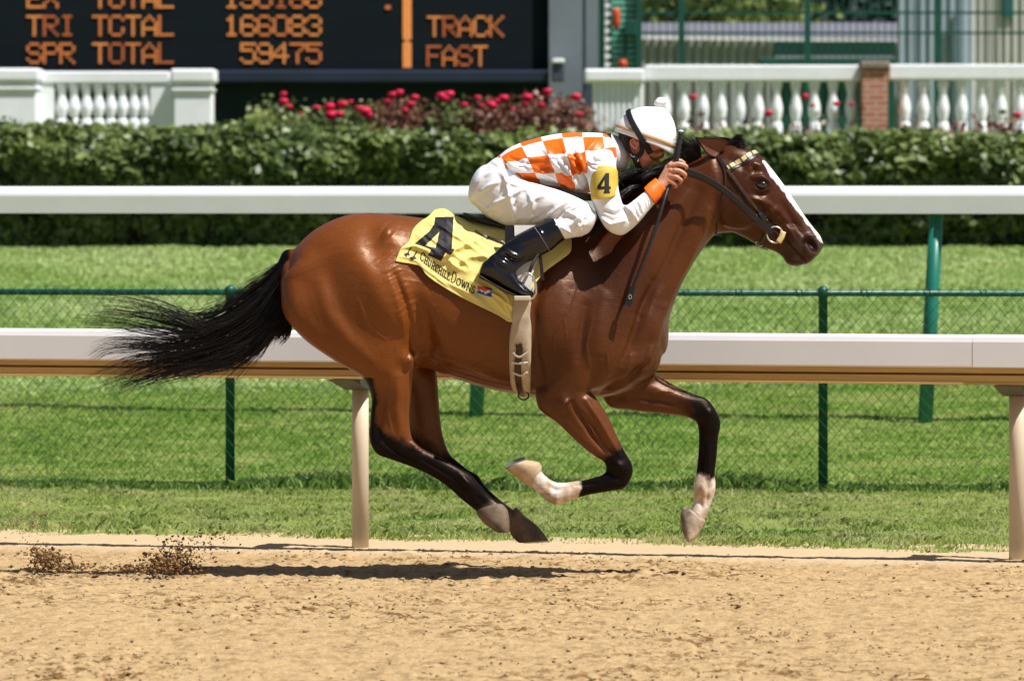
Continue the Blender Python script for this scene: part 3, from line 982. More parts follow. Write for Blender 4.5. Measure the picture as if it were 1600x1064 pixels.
tag(bb, 'large pale building with ribbed blue and cream panels at far right', 'building')
M_PB = mat('blue_panel', (0.36, 0.43, 0.50), 0.55, 0.3, 0.06, 2)
M_PC = mat('cream_panel', (0.56, 0.55, 0.51), 0.6, 0.3, 0.06, 2)
g = MB(); ribbed_wall(g, 1405, 1518, -300, 235, 50, 16); g.build('blue_wall', M_PB, bb)
g = MB(); ribbed_wall(g, 1518.5, 2000, -300, 235, 50.3, 13); g.build('cream_wall', M_PC, bb)
g = MB(); hz_box(g, 1568, 1584, -60, 28, 50.25, .1); g.build('window', mat('dark_window', (.03, .12, .12), .15, .6, .1, 4), bb)
g = MB(); hz_box(g, 1490, 1496, 24, 235, 49.9, .1); g.build('downpipe', mat('pipe_grey', (.16, .24, .27), .5, .4, .1, 4), bb)
bo = empty('green_stand', P(1300, 225, 44.5))
tag(bo, 'dark green timing stand with a solid board left of the brick pillar', 'stand')
g = MB(); hz_box(g, 1209, 1400, 65, 87, 44.5, .12, .01); g.build('board', mat('stand_board', (.010, .05, .035), .5, .35, .1, 3), bo)
g = MB(); hz_box(g, 1186, 1402, 91, 103, 44.3, .5, .02); hz_box(g, 1205, 1398, 103.2, 235, 44.5, .3); g.build('counter', M_DGRN, bo)
g = MB(); hz_box(g, 1212, 1397, 87.3, 90.8, 44.5, .1); g.build('gap_strip', M_SHED, bo)
# trees far behind
M_FT1 = leaf_mat('far_leaf_dark', (0.012, 0.030, 0.030), (0.05, 0.085, 0.075), 0.6, 0.15)
M_FT2 = leaf_mat('far_leaf_light', (0.10, 0.15, 0.03), (0.26, 0.30, 0.09), 0.6, 0.3)
M_TRUNK = mat('trunk_bark', (0.10, 0.075, 0.05), 0.9, 0.1, 0.3, 6)
def far_tree(px, top, wid, Y, mt_, seed, label):
    rg = np.random.default_rng(seed)
    base = P(px, 225, Y); base.z = 1.15
    tz = P(px, top, Y).z
    e = empty('tree', base)
    tag(e, label, 'tree')
    h = tz - base.z
    g = MB(); tips = []
    g.tube([base, base + Vector((.05, 0, h * .35)), base + Vector((-.05, 0, h * .7))], [.22, .17, .08], 8)
    for k in range(14):
        a = rg.uniform(0, 6.28); z0 = h * rg.uniform(.22, .65)
        t = base + Vector((math.cos(a) * wid * rg.uniform(.4, .9), math.sin(a) * wid * rg.uniform(.4, .9), z0 + h * rg.uniform(.08, .3)))
        g.tube([base + Vector((0, 0, z0)), (base + Vector((0, 0, z0))).lerp(t, .5) + Vector((0, 0, .1)), t], [.07, .05, .02], 6)
        tips.append(t)
    tips.append(base + Vector((0, 0, h * .92)))
    g.build('trunk', M_TRUNK, e)
    n = 7000
    c = rg.integers(len(tips), size=n)
    T = np.array([t[:] for t in tips])[c]
    pos = T + rg.normal(0, 1, (n, 3)) * np.array([wid * .26, wid * .26, h * .11])
    pos[:, 2] = np.minimum(pos[:, 2], tz)
    leaf_cloud('crown', pos, np.array([[0, -.3, .7]]), 0.22, mt_, e, seed, .6, .9)
for (px, tp, wd, Y, mt_, lb_) in ((1005, -150, 2.2, 66, M_FT1, 'dark leafy tree over the left end of the grey shed roof'), (1130, -70, 1.3, 62, M_FT2, 'yellow green tree standing out before the dark trees'),
                                  (1215, -160, 2.4, 68, M_FT1, 'dark broad tree behind the yellow green tree'), (1340, -140, 2.2, 67, M_FT1, 'dark tree beside the ribbed blue building wall')):
    far_tree(px, tp, wd, Y, mt_, int(px), lb_)
# ================================================================ BODIES: lofts joined by a signed distance field
def loft(st, n=36, sub=6, cap0=0.5, cap1=0.5):
    """st rows: ax, ay, bx, by, half width (m), depth Y, exponent, egg. Edges A and B are photo-pixel points of the outline."""
    rows = [list(r) + [0.0, 1.0, 0.0][len(r) - 5:] if len(r) < 8 else list(r) for r in st]
    a = spline(rows, sub)
    secs = []
    c = (a[:, 0:2] + a[:, 2:4]) / 2
    h = (a[:, 0:2] - a[:, 2:4]) / 2
    def dome(i0, i1, k):
        d = c[i0] - c[i1]
        L = np.linalg.norm(d)
        d = d / max(L, 1e-6)
        ln = np.linalg.norm(h[i0]) * k
        o = []
        for t in (0.25, .5, .72, .88, .97, 1.0):
            s = math.sqrt(max(0, 1 - t * t)) if t < 1 else 0.02
            r = a[i0].copy()
            cc = c[i0] + d * ln * t
            r[0:2] = cc + h[i0] * s; r[2:4] = cc - h[i0] * s; r[4] *= s
            o.append(r)
        return o
    body = [r for r in a]
    if cap0: body = dome(0, 2, cap0)[::-1] + body
    if cap1: body = body + dome(-1, -3, cap1)
    th = np.linspace(0, 2 * np.pi, n, endpoint=False)
    V = []
    for r in body:
        cc = (r[0:2] + r[2:4]) / 2; hh = (r[0:2] - r[2:4]) / 2
        co, si = np.cos(th), np.sin(th)
        Y = r[5] + max(r[4], 1e-4) * np.sign(si) * np.abs(si) ** r[6] * (1 + r[7] * co)
        V.append(PA(cc[0] + hh[0] * co, cc[1] + hh[1] * co, Y))
    m = len(V)
    V = np.concatenate(V)
    i = np.arange(m - 1)[:, None] * n; k = np.arange(n)[None]
    k2 = (k + 1) % n
    Q = np.stack([i + k, i + k2, i + n + k2, i + n + k], -1).reshape(-1, 4)
    V = np.vstack([V, V[:n].mean(0), V[-n:].mean(0)])
    T = [(len(V) - 2, (j + 1) % n, j) for j in range(n)] + [(len(V) - 1, (m - 1) * n + j, (m - 1) * n + (j + 1) % n) for j in range(n)]
    return V, Q, np.array(T), (m, n)


def ball(c, r, n=14):
    bm = bmesh.new()
    bmesh.ops.create_uvsphere(bm, u_segments=n, v_segments=n // 2 + 2, radius=1)
    r = (r, r, r) if not hasattr(r, '__len__') else r
    V = np.array([v.co[:] for v in bm.verts]) * np.array(r) + np.array(c[:])
    bmesh.ops.triangulate(bm, faces=bm.faces)
    F = np.array([[v.index for v in f.verts] for f in bm.faces])
    bm.free()
    return V, np.zeros((0, 4), int), F, None


def limb(pts, n=14, sub=4):
    """round limb from photo-pixel joints (px, py, Y, radius m), domed ends"""
    a = spline(pts, sub)
    W = [np.array(P(r[0], r[1], r[2])) for r in a]
    R_ = [r[3] for r in a]
    d0 = W[0] - W[1]; d0 /= np.linalg.norm(d0); d1 = W[-1] - W[-2]; d1 /= np.linalg.norm(d1)
    ts = [(0.45, .89), (.8, .6), (.97, .24)]
    W = [W[0] + d0 * R_[0] * t for t, s in ts[::-1]] + W + [W[-1] + d1 * R_[-1] * t for t, s in ts]
    R_ = [R_[0] * s for t, s in ts[::-1]] + R_ + [R_[-1] * s for t, s in ts]
    V, F = tube_geo(W, R_, n)
    V = np.array([v[:] for v in V])
    q = np.array([f for f in F if len(f) == 4])
    m = len(W)
    V = np.vstack([V, V[:n].mean(0), V[-n:].mean(0)])
    T = [(len(V) - 2, (j + 1) % n, j) for j in range(n)] + [(len(V) - 1, (m - 1) * n + j, (m - 1) * n + (j + 1) % n) for j in range(n)]
    return V, q, np.array(T), None


class Field:
    def __init__(s, lo, hi, vox, hw=7):
        s.v, s.hw = vox, hw
        s.lo = np.floor(np.array(lo) / vox).astype(int)
        s.n = np.ceil(np.array(hi) / vox).astype(int) - s.lo + 1
        s.bg = hw * vox
        s.d = np.full(s.n, s.bg, np.float32)
        s.tr = vdb.createLinearTransform(vox)

    def add(s, geo, k=0.0):
        V, Q, T = geo[0], geo[1], geo[2]
        g = vdb.FloatGrid.createLevelSetFromPolygons(V.astype(np.float32), triangles=T.astype(np.uint32), quads=Q.astype(np.uint32), transform=s.tr, halfWidth=float(s.hw))
        mn = np.floor(V.min(0) / s.v).astype(int) - s.hw - 1
        mx = np.ceil(V.max(0) / s.v).astype(int) + s.hw + 2
        mn = np.maximum(mn, s.lo); mx = np.minimum(mx, s.lo + s.n)
        arr = np.full(mx - mn, s.bg, np.float32)
        g.copyToArray(arr, ijk=tuple(int(i) for i in mn))
        o = mn - s.lo
        sl_ = tuple(slice(o[i], o[i] + arr.shape[i]) for i in range(3))
        a = s.d[sl_]
        if k > 0:
            h = np.clip(0.5 + 0.5 * (a - arr) / k, 0, 1)
            s.d[sl_] = a * (1 - h) + arr * h - k * h * (1 - h)
        else:
            s.d[sl_] = np.minimum(a, arr)
        return s

    def sub(s, geo, k=0.004):
        V = geo[0]
        mn = np.maximum(np.floor(V.min(0) / s.v).astype(int) - 5, s.lo); mx = np.minimum(np.ceil(V.max(0) / s.v).astype(int) + 6, s.lo + s.n)
        t = Field.__new__(Field)
        t.v, t.hw, t.lo, t.n, t.bg, t.tr = s.v, s.hw, mn, mx - mn, s.bg, s.tr
        t.d = np.full(t.n, s.bg, np.float32)
        t.add(geo)
        o = mn - s.lo
        sl_ = tuple(slice(o[i], o[i] + t.n[i]) for i in range(3))
        a, b_ = s.d[sl_], -t.d
        h = np.clip(0.5 - 0.5 * (a - b_) / k, 0, 1)
        s.d[sl_] = a * (1 - h) + b_ * h + k * h * (1 - h)
        return s

    def mesh(s):
        g = vdb.FloatGrid(s.bg)
        g.transform = s.tr
        g.copyFromArray(s.d, ijk=tuple(int(i) for i in s.lo))
        r = g.convertToQuads(0.0)
        V, Q = np.asarray(r[0], float), np.asarray(r[1], int)
        a, b_, c = V[Q[:, 0]], V[Q[:, 1]], V[Q[:, 2]]
        if (a * np.cross(b_, c)).sum() + (a * np.cross(c, V[Q[:, 3]])).sum() < 0:
            Q = Q[:, ::-1]
        return V, Q


def smooth_v(V, Q, it=4, lam=0.5, w=None):
    E_ = np.concatenate([Q[:, [0, 1]], Q[:, [1, 2]], Q[:, [2, 3]], Q[:, [3, 0]]])
    E_ = np.concatenate([E_, E_[:, ::-1]])
    deg = np.bincount(E_[:, 0], minlength=len(V)).astype(float)[:, None]
    for i in range(it):
        for l in (lam, -lam * 1.02):                # Taubin: keeps the volume
            A = np.zeros_like(V)
            for c in range(3):
                A[:, c] = np.bincount(E_[:, 0], weights=V[E_[:, 1], c], minlength=len(V))
            dlt = (A / np.maximum(deg, 1) - V) * l
            V = V + (dlt if w is None else dlt * w[:, None])
    return V


def normals(V, Q):
    fn = np.cross(V[Q[:, 2]] - V[Q[:, 0]], V[Q[:, 3]] - V[Q[:, 1]])
    Nn = np.zeros_like(V)
    for k in range(4):
        for c in range(3):
            Nn[:, c] += np.bincount(Q[:, k], weights=fn[:, c], minlength=len(V))
    return Nn / np.maximum(np.linalg.norm(Nn, axis=1), 1e-12)[:, None]


def seg_dist(px, py, pl):
    """distance in photo pixels to a polyline, and 0..1 position along it"""
    best = np.full(len(px), 1e9); tt = np.zeros(len(px))
    m = len(pl) - 1
    if m == 0:
        return np.hypot(px - pl[0][0], py - pl[0][1]), tt
    for i in range(m):
        ax, ay = pl[i]; bx, by = pl[i + 1]
        dx, dy = bx - ax, by - ay
        t = np.clip(((px - ax) * dx + (py - ay) * dy) / (dx * dx + dy * dy + 1e-9), 0, 1)
        d = np.hypot(px - ax - t * dx, py - ay - t * dy)
        k = d < best
        best[k] = d[k]; tt[k] = (i + t[k]) / m
    return best, tt


def in_poly(px, py, pl):
    r = np.zeros(len(px), bool)
    j = len(pl) - 1
    for i in range(len(pl)):
        xi, yi = pl[i]; xj, yj = pl[j]
        c = ((yi > py) != (yj > py)) & (px < (xj - xi) * (py - yi) / (yj - yi + 1e-12) + xi)
        r ^= c
        j = i
    return r


SCULPT = 2.5


def sculpt(V, Q, strokes, ymin=None, ymax=None):
    """strokes: (polyline px, width px, height m[, side]); side -1 near, 1 far, 0 both"""
    Nn = normals(V, Q)
    px, py = toPx(V)
    D = np.zeros(len(V))
    for s_ in strokes:
        pl, w, a = s_[0], s_[1], s_[2]
        side = s_[3] if len(s_) > 3 else 0
        d, t = seg_dist(px, py, pl)
        f = np.exp(-(d / w) ** 2) * a
        if len(pl) > 1:
            f *= 0.35 + 0.65 * np.sin(np.pi * np.clip(t, 0.02, .98)) ** 0.6
        fac = np.clip(np.abs(Nn[:, 1]) * 1.6, 0, 1)
        if side == -1: fac = fac * (Nn[:, 1] < 0) * sstep(-V[:, 1], *(s_[4] if len(s_) > 4 else (-.3, -.25)))
        if side == 1: fac = fac * (Nn[:, 1] > 0)
        D += f * fac * SCULPT
    return V + Nn * D[:, None]


# ================================================================ HORSE
# near side is towards the camera (negative Y)
YH = 0.155
trunk = [
 (452, 404, 452, 492, .10), (470, 378, 472, 520, .175), (500, 354, 502, 548, .225), (540, 337, 542, 572, .255), (580, 333, 584, 580, .268),
 (620, 336, 626, 574, .268), (660, 341, 664, 574, .262), (700, 346, 700, 588, .268), (740, 351, 740, 601, .275), (780, 354, 780, 611, .278),
 (820, 356, 820, 618, .272, 0, 1, -.1), (860, 360, 860, 623, .255, 0, 1, -.18), (898, 366, 900, 622, .235, 0, 1, -.22), (935, 385, 945, 620, .225, 0, 1, -.2), (970, 410, 990, 607, .205, 0, 1, -.12), (1000, 440, 1018, 580, .165), (1022, 475, 1034, 552, .11)]
neck = [(868, 405, 985, 600, .19), (900, 372, 1034, 545, .185, 0, 1, -.25), (935, 342, 1045, 500, .160, 0, 1, -.32), (968, 310, 1060, 455, .135, 0, 1, -.32), (1005, 285, 1079, 418, .112, 0, 1, -.28),
        (1040, 266, 1097, 391, .098, 0, 1, -.22), (1075, 254, 1113, 371, .090, 0, 1, -.12), (1108, 240, 1132, 356, .088)]
head = [(1118, 240, 1112, 330, .062), (1136, 228, 1118, 352, .082), (1160, 229, 1130, 361, .098, 0, 1, -.02), (1186, 242, 1147, 364, .104, 0, 1, .06), (1200, 257, 1166, 373, .098, 0, 1, .1), (1213, 273, 1184, 383, .082, 0, 1, .1),
        (1227, 292, 1200, 389, .066, 0, .95), (1245, 319, 1214, 395, .056, 0, .9), (1259, 340, 1224, 403, .053, 0, .85), (1272, 357, 1231, 411, .054, 0, .85), (1281, 368, 1243, 415, .052, 0, .9), (1285, 378, 1256, 413, .045)]
def sgn(rows, s):
    return [[r[0], r[1], r[2], r[3], r[4], r[5] * s] + list(r[6:]) for r in rows]
# hind leg: thigh, gaskin, hock, cannon, fetlock, pastern
thighN = [(440, 445, 600, 378, .085, -.13), (440, 478, 632, 440, .105, -.15), (450, 502, 645, 490, .105, -.155), (480, 534, 647, 540, .098, -.155), (528, 567, 645, 580, .085, -.15),
          (566, 590, 643, 610, .070, -.145), (580, 620, 641, 632, .056, -.14), (579, 652, 639, 655, .045, -.14), (577, 684, 643, 682, .040, -.14), (588, 708, 650, 694, .037, -.14), (615, 719, 662, 702, .033, -.14), (650, 732, 688, 715, .028, -.14),
          (682, 748, 712, 728, .0265, -.14), (704, 764, 734, 740, .032, -.14), (719, 778, 747, 754, .036, -.14), (733, 789, 762, 771, .028, -.14), (744, 798, 779, 786, .027, -.14), (750, 804, 786, 792, .032, -.14)]
thighF = [(455, 445, 600, 378, .085, .13), (450, 478, 640, 440, .105, .15), (460, 502, 665, 490, .105, .155), (490, 534, 676, 532, .098, .155), (540, 560, 680, 565, .085, .15),
          (600, 585, 683, 590, .066, .14), (630, 620, 685, 615, .054, .135), (638, 650, 687, 645, .045, .13), (640, 682, 692, 680, .040, .13), (652, 706, 702, 708, .036, .13), (672, 728, 714, 720, .032, .13), (692, 742, 730, 733, .028, .13),
          (712, 757, 746, 742, .032, .13), (726, 772, 757, 757, .036, .13), (746, 789, 770, 771, .029, .13), (772, 806, 788, 786, .027, .13), (792, 822, 803, 797, .030, .13)]
foreN = [(838, 470, 985, 520, .08, -.135), (838, 520, 975, 560, .085, -.14), (836, 580, 945, 600, .075, -.145), (838, 628, 924, 610, .066, -.15), (848, 645, 932, 622, .058, -.15), (870, 660, 944, 640, .052, -.15), (892, 680, 956, 663, .045, -.15), (914, 701, 966, 685, .039, -.15),
         (932, 714, 977, 707, .036, -.15), (944, 722, 987, 724, .037, -.15), (947, 734, 988, 742, .037, -.15), (942, 741, 976, 762, .035, -.15), (927, 746, 955, 767, .029, -.15), (912, 750, 930, 771, .026, -.15), (895, 752, 908, 776, .025, -.15), (882, 754, 890, 783, .030, -.15), (868, 753, 869, 788, .033, -.15),
         (857, 747, 853, 781, .029, -.15), (848, 739, 840, 769, .026, -.15), (843, 730, 829, 759, .030, -.15)]
foreF = [(940, 540, 1020, 560, .07, .12), (938, 600, 1022, 582, .065, .125), (950, 634, 1036, 592, .060, .13), (985, 641, 1060, 605, .050, .13), (1020, 645, 1085, 616, .043, .13), (1050, 648, 1104, 623, .038, .13), (1070, 651, 1116, 637, .037, .13), (1083, 656, 1125, 656, .038, .13),
         (1090, 664, 1125, 670, .036, .13), (1092, 684, 1122, 684, .029, .13), (1091, 710, 1120, 711, .026, .13), (1088, 738, 1117, 738, .0255, .13), (1084, 756, 1118, 756, .031, .13), (1084, 769, 1117, 770, .032, .13), (1084, 780, 1112, 783, .026, .13), (1082, 790, 1106, 800, .0265, .13), (1080, 795, 1101, 812, .030, .13)]
F = Field((-1.10, -.40, .05), (1.46, .40, 2.05), 0.0050, 10)
F.add(loft(trunk, 48, 6, .35, .3))
F.add(loft(neck, 40, 6, 0, 0.2), .045)
F.add(loft(head, 40, 6, .3, .35), .045)
F.add(loft(thighF, 36, 5, .3, .7), .028)
F.add(loft(thighN, 36, 5, .3, .7), .028)
F.add(loft(foreF, 32, 5, .3, .7), .03)
F.add(loft(foreN, 32, 5, .3, .7), .028)
# bony and muscular masses
def pb(px, py, Y, rx, ry, rz): return ball(P(px, py, Y), (rx, ry, rz))
F.add(limb([(451, 402, 0, .035), (436, 428, 0, .028), (416, 452, 0, .02)]), .03)          # dock of the tail
for s in (-1, 1):
    F.add(pb(1190, 288, s * .080, .034, .016, .030), .02)                               # eye socket
    F.add(pb(1152, 330, s * .070, .085, .026, .075), .03)                               # cheek
    F.add(pb(1268, 381, s * .043, .030, .014, .027), .014)                              # nostril rim
    F.add(pb(955, 560, s * .15, .10, .06, .085), .05)                                   # shoulder
    F.add(pb(1000, 560, s * .085, .09, .075, .09), .04)                                 # breast
F.add(pb(1242, 406, 0, .040, .034, .022), .02)                                          # chin
for s in (-1, 1):
    F.sub(limb([(1261, 374, s * .062, .011), (1267, 380, s * .062, .020), (1273, 387, s * .056, .012)]), .005)
    F.sub(ball(P(1190, 288, s * .112), (.021, .012, .014)), .006)
F.sub(limb([(1263, 414, -.052, .005), (1256, 405, -.056, .006), (1246, 395, -.058, .0055), (1237, 385, -.060, .005), (1228, 373, -.063, .004)]), .004)
HV, HQ = F.mesh()
HV = smooth_v(HV, HQ, 6, .55, np.where(HV[:, 0] > 1.05, .45, 1.0))
near = -1
st = [
 # hindquarter
 ([(470, 400), (455, 440), (462, 490), (490, 525)], 16, .006), ([(505, 400), (520, 450), (535, 500), (560, 540)], 22, -.006), ([(560, 395), (585, 440), (610, 490), (625, 530)], 26, .010, -1),
 ([(500, 440), (515, 490), (545, 530), (575, 560)], 12, .005), ([(600, 362), (612, 372)], 14, .010), ([(575, 380), (590, 410)], 18, -.005),
 ([(616, 430), (632, 470), (640, 500), (645, 545)], 6, -.009, -1, (.05, .10)), ([(606, 420), (624, 452), (634, 482), (637, 520)], 12, .004, -1),
 ([(632, 560), (642, 566)], 10, .010, -1), ([(600, 590), (596, 640), (590, 680)], 7, -.006), ([(622, 590), (620, 640), (628, 680)], 8, .005), ([(600, 690), (620, 706), (650, 720)], 4, -.004),
 ([(588, 610), (585, 650), (584, 690)], 5, .004),
 # flank and ribs
 ([(648, 470), (662, 500), (670, 540), (668, 565)], 14, -.012), ([(690, 480), (705, 520), (715, 560)], 24, .004), ([(760, 470), (770, 530), (770, 590)], 26, .004),
 ([(690, 575), (740, 592), (790, 604)], 9, -.004), ([(655, 400), (650, 440)], 18, -.006),
 # shoulder, breast, forearm
 ([(850, 420), (835, 480), (838, 560), (846, 600)], 10, -.011), ([(905, 395), (880, 450), (880, 520), (900, 580)], 26, .008), ([(915, 480), (908, 520), (905, 560)], 7, -.006), ([(945, 470), (935, 520), (930, 560)], 14, .006),
 ([(1020, 440), (1000, 500), (985, 545), (960, 590)], 9, -.010), ([(1036, 480), (1020, 540), (1000, 580), (960, 610)], 8, .008), ([(1010, 565), (980, 592), (940, 614)], 4, -.010), ([(935, 560), (925, 595), (915, 612)], 9, -.005),
 ([(893, 628), (905, 650), (925, 680), (945, 706)], 4, -.007), ([(915, 625), (935, 655), (955, 690), (968, 712)], 4.5, .005), ([(880, 625), (884, 632)], 9, .009), ([(905, 640), (930, 672), (955, 706)], 3, -.005), ([(870, 650), (900, 680), (930, 706)], 8, .004),
 ([(990, 620), (1030, 625), (1060, 632)], 6, -.005), ([(1010, 605), (1050, 616), (1080, 628)], 8, .004), ([(960, 724), (975, 732)], 7, .005), ([(955, 738), (970, 750)], 5, -.003), ([(1104, 640), (1112, 650)], 7, .004), ([(1096, 690), (1095, 740)], 3, -.004), ([(1108, 690), (1107, 740)], 3, .002),
 ([(900, 758), (930, 755)], 3, -.003),
 # neck
 ([(1090, 300), (1060, 370), (1030, 440), (1000, 490)], 10, -.009), ([(1108, 330), (1085, 385), (1060, 440), (1040, 490)], 8, .006), ([(1075, 290), (1035, 340), (985, 400), (940, 450)], 26, .006), ([(1085, 270), (1050, 300), (1010, 330)], 14, -.004), ([(1000, 330), (960, 380), (925, 420)], 20, -.004),
 # head
 ([(1120, 300), (1118, 335), (1128, 356)], 8, -.004), ([(1165, 350), (1185, 340), (1206, 330), (1214, 328)], 5, .005), ([(1172, 310), (1192, 315), (1210, 325)], 5, .005), ([(1184, 326), (1200, 345), (1214, 362)], 9, -.006), ([(1222, 318), (1238, 345), (1250, 366)], 6, -.004), ([(1216, 330), (1240, 356), (1254, 374)], 4, .0035),
 ([(1176, 262), (1183, 266)], 5, -.007), ([(1176, 278), (1190, 277), (1202, 286)], 3.2, .006), ([(1179, 295), (1190, 300), (1201, 295)], 3, .003), ([(1184, 304), (1198, 303)], 4, -.0035), ([(1166, 268), (1178, 258), (1192, 262)], 6, .005), ([(1140, 250), (1160, 258), (1170, 268)], 8, -.005),
 ([(1257, 376), (1262, 368), (1274, 370), (1281, 377)], 3, .005), ([(1258, 384), (1264, 394), (1276, 398)], 3, .004), ([(1248, 362), (1256, 350)], 5, .0), ([(1236, 408), (1250, 409)], 6, .003),
 ([(1213, 356), (1225, 366), (1232, 378)], 4, -.004), ([(1225, 352), (1236, 362), (1242, 374)], 3.5, .003), ([(1140, 310), (1160, 330), (1168, 352)], 22, .003), ([(1222, 348), (1246, 352)], 5, -.003),
 # lower hind leg
 ([(660, 716), (690, 735), (715, 752)], 3, -.003), ([(718, 742), (736, 758)], 5, .003), ([(598, 700), (590, 690)], 6, .004), ([(640, 690), (655, 702)], 6, .003),
]
# fine wrinkles of skin at the flank
rw = random.Random(3)
for k in range(22):
    x0 = 600 + k * 2.0; y0 = 400 + k * 4.2 + rw.uniform(-3, 3)
    st.append(([(x0 - 14 + rw.uniform(-4, 4), y0 + 10), (x0 + 2, y0 + 1), (x0 + 12, y0 - 6 + rw.uniform(-3, 3))], 1.7, .0010, -1))
for k in range(18):
    x0 = 652 + k * 1.8; y0 = 462 + k * 3.4
    st.append(([(x0 - 8, y0 + 16 + rw.uniform(-3, 3)), (x0 + 2, y0), (x0 + 10, y0 - 14 + rw.uniform(-4, 4))], 2.0, .0010, -1))
st += [([(890, 760), (870, 766), (856, 758)], 4, -.003), ([(868, 778), (858, 771)], 4, .003), ([(1098, 754), (1100, 770)], 5, .003), ([(1092, 780), (1097, 793)], 3, -.0025), ([(1107, 750), (1104, 788)], 2.5, -.0025), ([(724, 750), (738, 764)], 4, .003), ([(712, 764), (730, 780)], 3, -.003), ([(744, 775), (758, 788)], 4, -.002)]
for pl, w_, a_ in (([(905, 430), (892, 470), (880, 500), (884, 530)], 1.6, .0016), ([(880, 500), (866, 524), (862, 556)], 1.5, .0014), ([(925, 500), (915, 540), (922, 575)], 1.6, .0016), ([(690, 560), (730, 572), (775, 590)], 1.8, .0018), ([(730, 572), (752, 562), (780, 560)], 1.5, .0012),
                  ([(960, 520), (948, 552), (952, 585)], 1.6, .0016), ([(1196, 322), (1212, 338), (1228, 350), (1240, 368)], 1.4, .0018), ([(1206, 334), (1216, 330), (1228, 336)], 1.3, .0014), ([(1186, 310), (1196, 322)], 1.4, .0016), ([(1232, 352), (1244, 352), (1254, 362)], 1.3, .0014),
                  ([(904, 636), (920, 662), (936, 690)], 1.5, .0018), ([(1052, 612), (1030, 612), (1008, 622)], 1.4, .0014), ([(610, 600), (606, 640), (612, 676)], 1.6, .0018), ([(560, 470), (575, 505), (600, 530)], 2.2, .0014), ([(1070, 330), (1050, 372), (1040, 410)], 1.8, .0014), ([(656, 712), (682, 728), (706, 746)], 1.5, .0016)):
    st.append((pl, w_, a_, -1))
HV = sculpt(HV, HQ, st)
HV = smooth_v(HV, HQ, 1, .5)
HN = normals(HV, HQ)
hpx, hpy = toPx(HV)
nearY = HV[:, 1] < 0
jit = 5 * fbm(HV[:, 0] * 22, HV[:, 2] * 22, 8, 3) + 2.5 * fbm(HV[:, 0] * 150, HV[:, 2] * 45, 18, 2)
def below(pl, soft):
    """mask of points on the lower/right side of a line given as y(x)"""
    xs_, ys_ = zip(*pl)
    return sstep(hpy + jit - np.interp(hpx, xs_, ys_), -soft, soft)
blk = np.zeros(len(HV))
# hind: black from the hock down, running up the back of the gaskin
hn = nearY & (hpx < 830) & (hpy > 585)
t = np.maximum(below([(560, 640), (583, 640), (600, 676), (640, 692), (660, 700), (720, 715)], 10), sstep(586 + (hpy - 600) * .11 - hpx + jit * .6, -5, 6) * (hpy > 590))
blk = np.where(hn, t, blk)
hf = (~nearY) & (hpx < 860) & (hpy > 560)
t = below([(600, 640), (640, 665), (690, 700), (720, 700)], 22)
blk = np.where(hf, np.maximum(t, .45 * sstep(hpy, 560, 620)), blk)
fn = nearY & (hpx > 838) & (hpx < 1000) & (hpy > 660)
t = sstep((hpx - 946) * .45 + (hpy - 708) * .9 + jit, -9, 9) * (hpy > 660)
t = np.maximum(t, sstep(hpy + jit, 722, 732))
blk = np.where(fn, t, blk)
ff = (~nearY) & (hpx > 1000) & (hpy > 590)
t = sstep((hpx - 1072) * .8 - (hpy - 620) * .25 + jit, -22, 14)
t = np.maximum(t, sstep(hpy, 652, 668))
blk = np.where(ff, t, blk)
wht = np.zeros(len(HV))
wht = np.where(nearY & (hpx > 780) & (hpx < 925) & (hpy > 715), sstep(905 + jit * 1.0 - hpx, -3, 3), wht)
wht = np.where((~nearY) & (hpx > 1050) & (hpy > 720), sstep(hpy - 744 - 10 * np.clip((hpx - 1090) / 20, -1, 1) * .5 + jit * 1.0, -4, 4), wht)
# blaze down the face
bl, bt_ = seg_dist(hpx, hpy, [(1193, 253), (1214, 276), (1230, 298), (1247, 322), (1261, 343), (1277, 363), (1285, 373)])
up_ = HN[:, 0] * .74 + HN[:, 2] * .67
wbl = np.interp(hpx, [1190, 1205, 1235, 1270, 1283], [2, 6.5, 6.0, 5.0, 6.5])
blaze = np.where(HV[:, 1] < 0, sstep(wbl - bl + .25 * jit, -1.2, 1.2), sstep(.03 - HV[:, 1], -.004, .004) * (bl < 12)) * (hpx > 1191) * (hpx < 1288) * (up_ > 0)
wht = np.maximum(wht, blaze)
blk = np.maximum(blk, sstep(457 - hpx, 0, 8) * (hpy < 500) * (np.abs(HV[:, 1]) < .05))
eyed = np.exp(-(np.hypot((hpx - 1190) / 1.5, hpy - 288) / 8.0) ** 2) * (np.abs(HV[:, 1]) > .05)
blk = np.maximum(blk, .85 * eyed)
muz = sstep((hpx - 1236) * .55 + (hpy - 372) * .84 + jit * .5, -8, 14) * (hpx > 1190) * (hpy > 330)
crestd = sstep(18 - seg_dist(hpx, hpy, [(1080, 255), (1010, 285), (950, 335), (905, 372)])[0], 0, 12) * (hpx > 890) * (hpx < 1100) * .0
col = np.ones((len(HV), 4), np.float32)
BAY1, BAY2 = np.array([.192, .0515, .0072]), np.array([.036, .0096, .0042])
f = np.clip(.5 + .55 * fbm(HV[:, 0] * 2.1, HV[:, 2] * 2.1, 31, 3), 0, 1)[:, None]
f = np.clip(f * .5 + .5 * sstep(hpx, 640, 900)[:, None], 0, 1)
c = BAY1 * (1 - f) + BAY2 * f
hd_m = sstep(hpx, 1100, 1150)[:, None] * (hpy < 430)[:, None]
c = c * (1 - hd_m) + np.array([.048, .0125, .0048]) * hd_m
c = c * (1 - blk[:, None]) + np.array([.0045, .0036, .0040]) * blk[:, None]
c = c * (1 - muz[:, None] * .72) + np.array([.036, .022, .020]) * muz[:, None] * .72
dust = np.clip(.5 + .8 * fbm(hpx * .12, hpy * .12, 5, 3), 0, 1)[:, None]
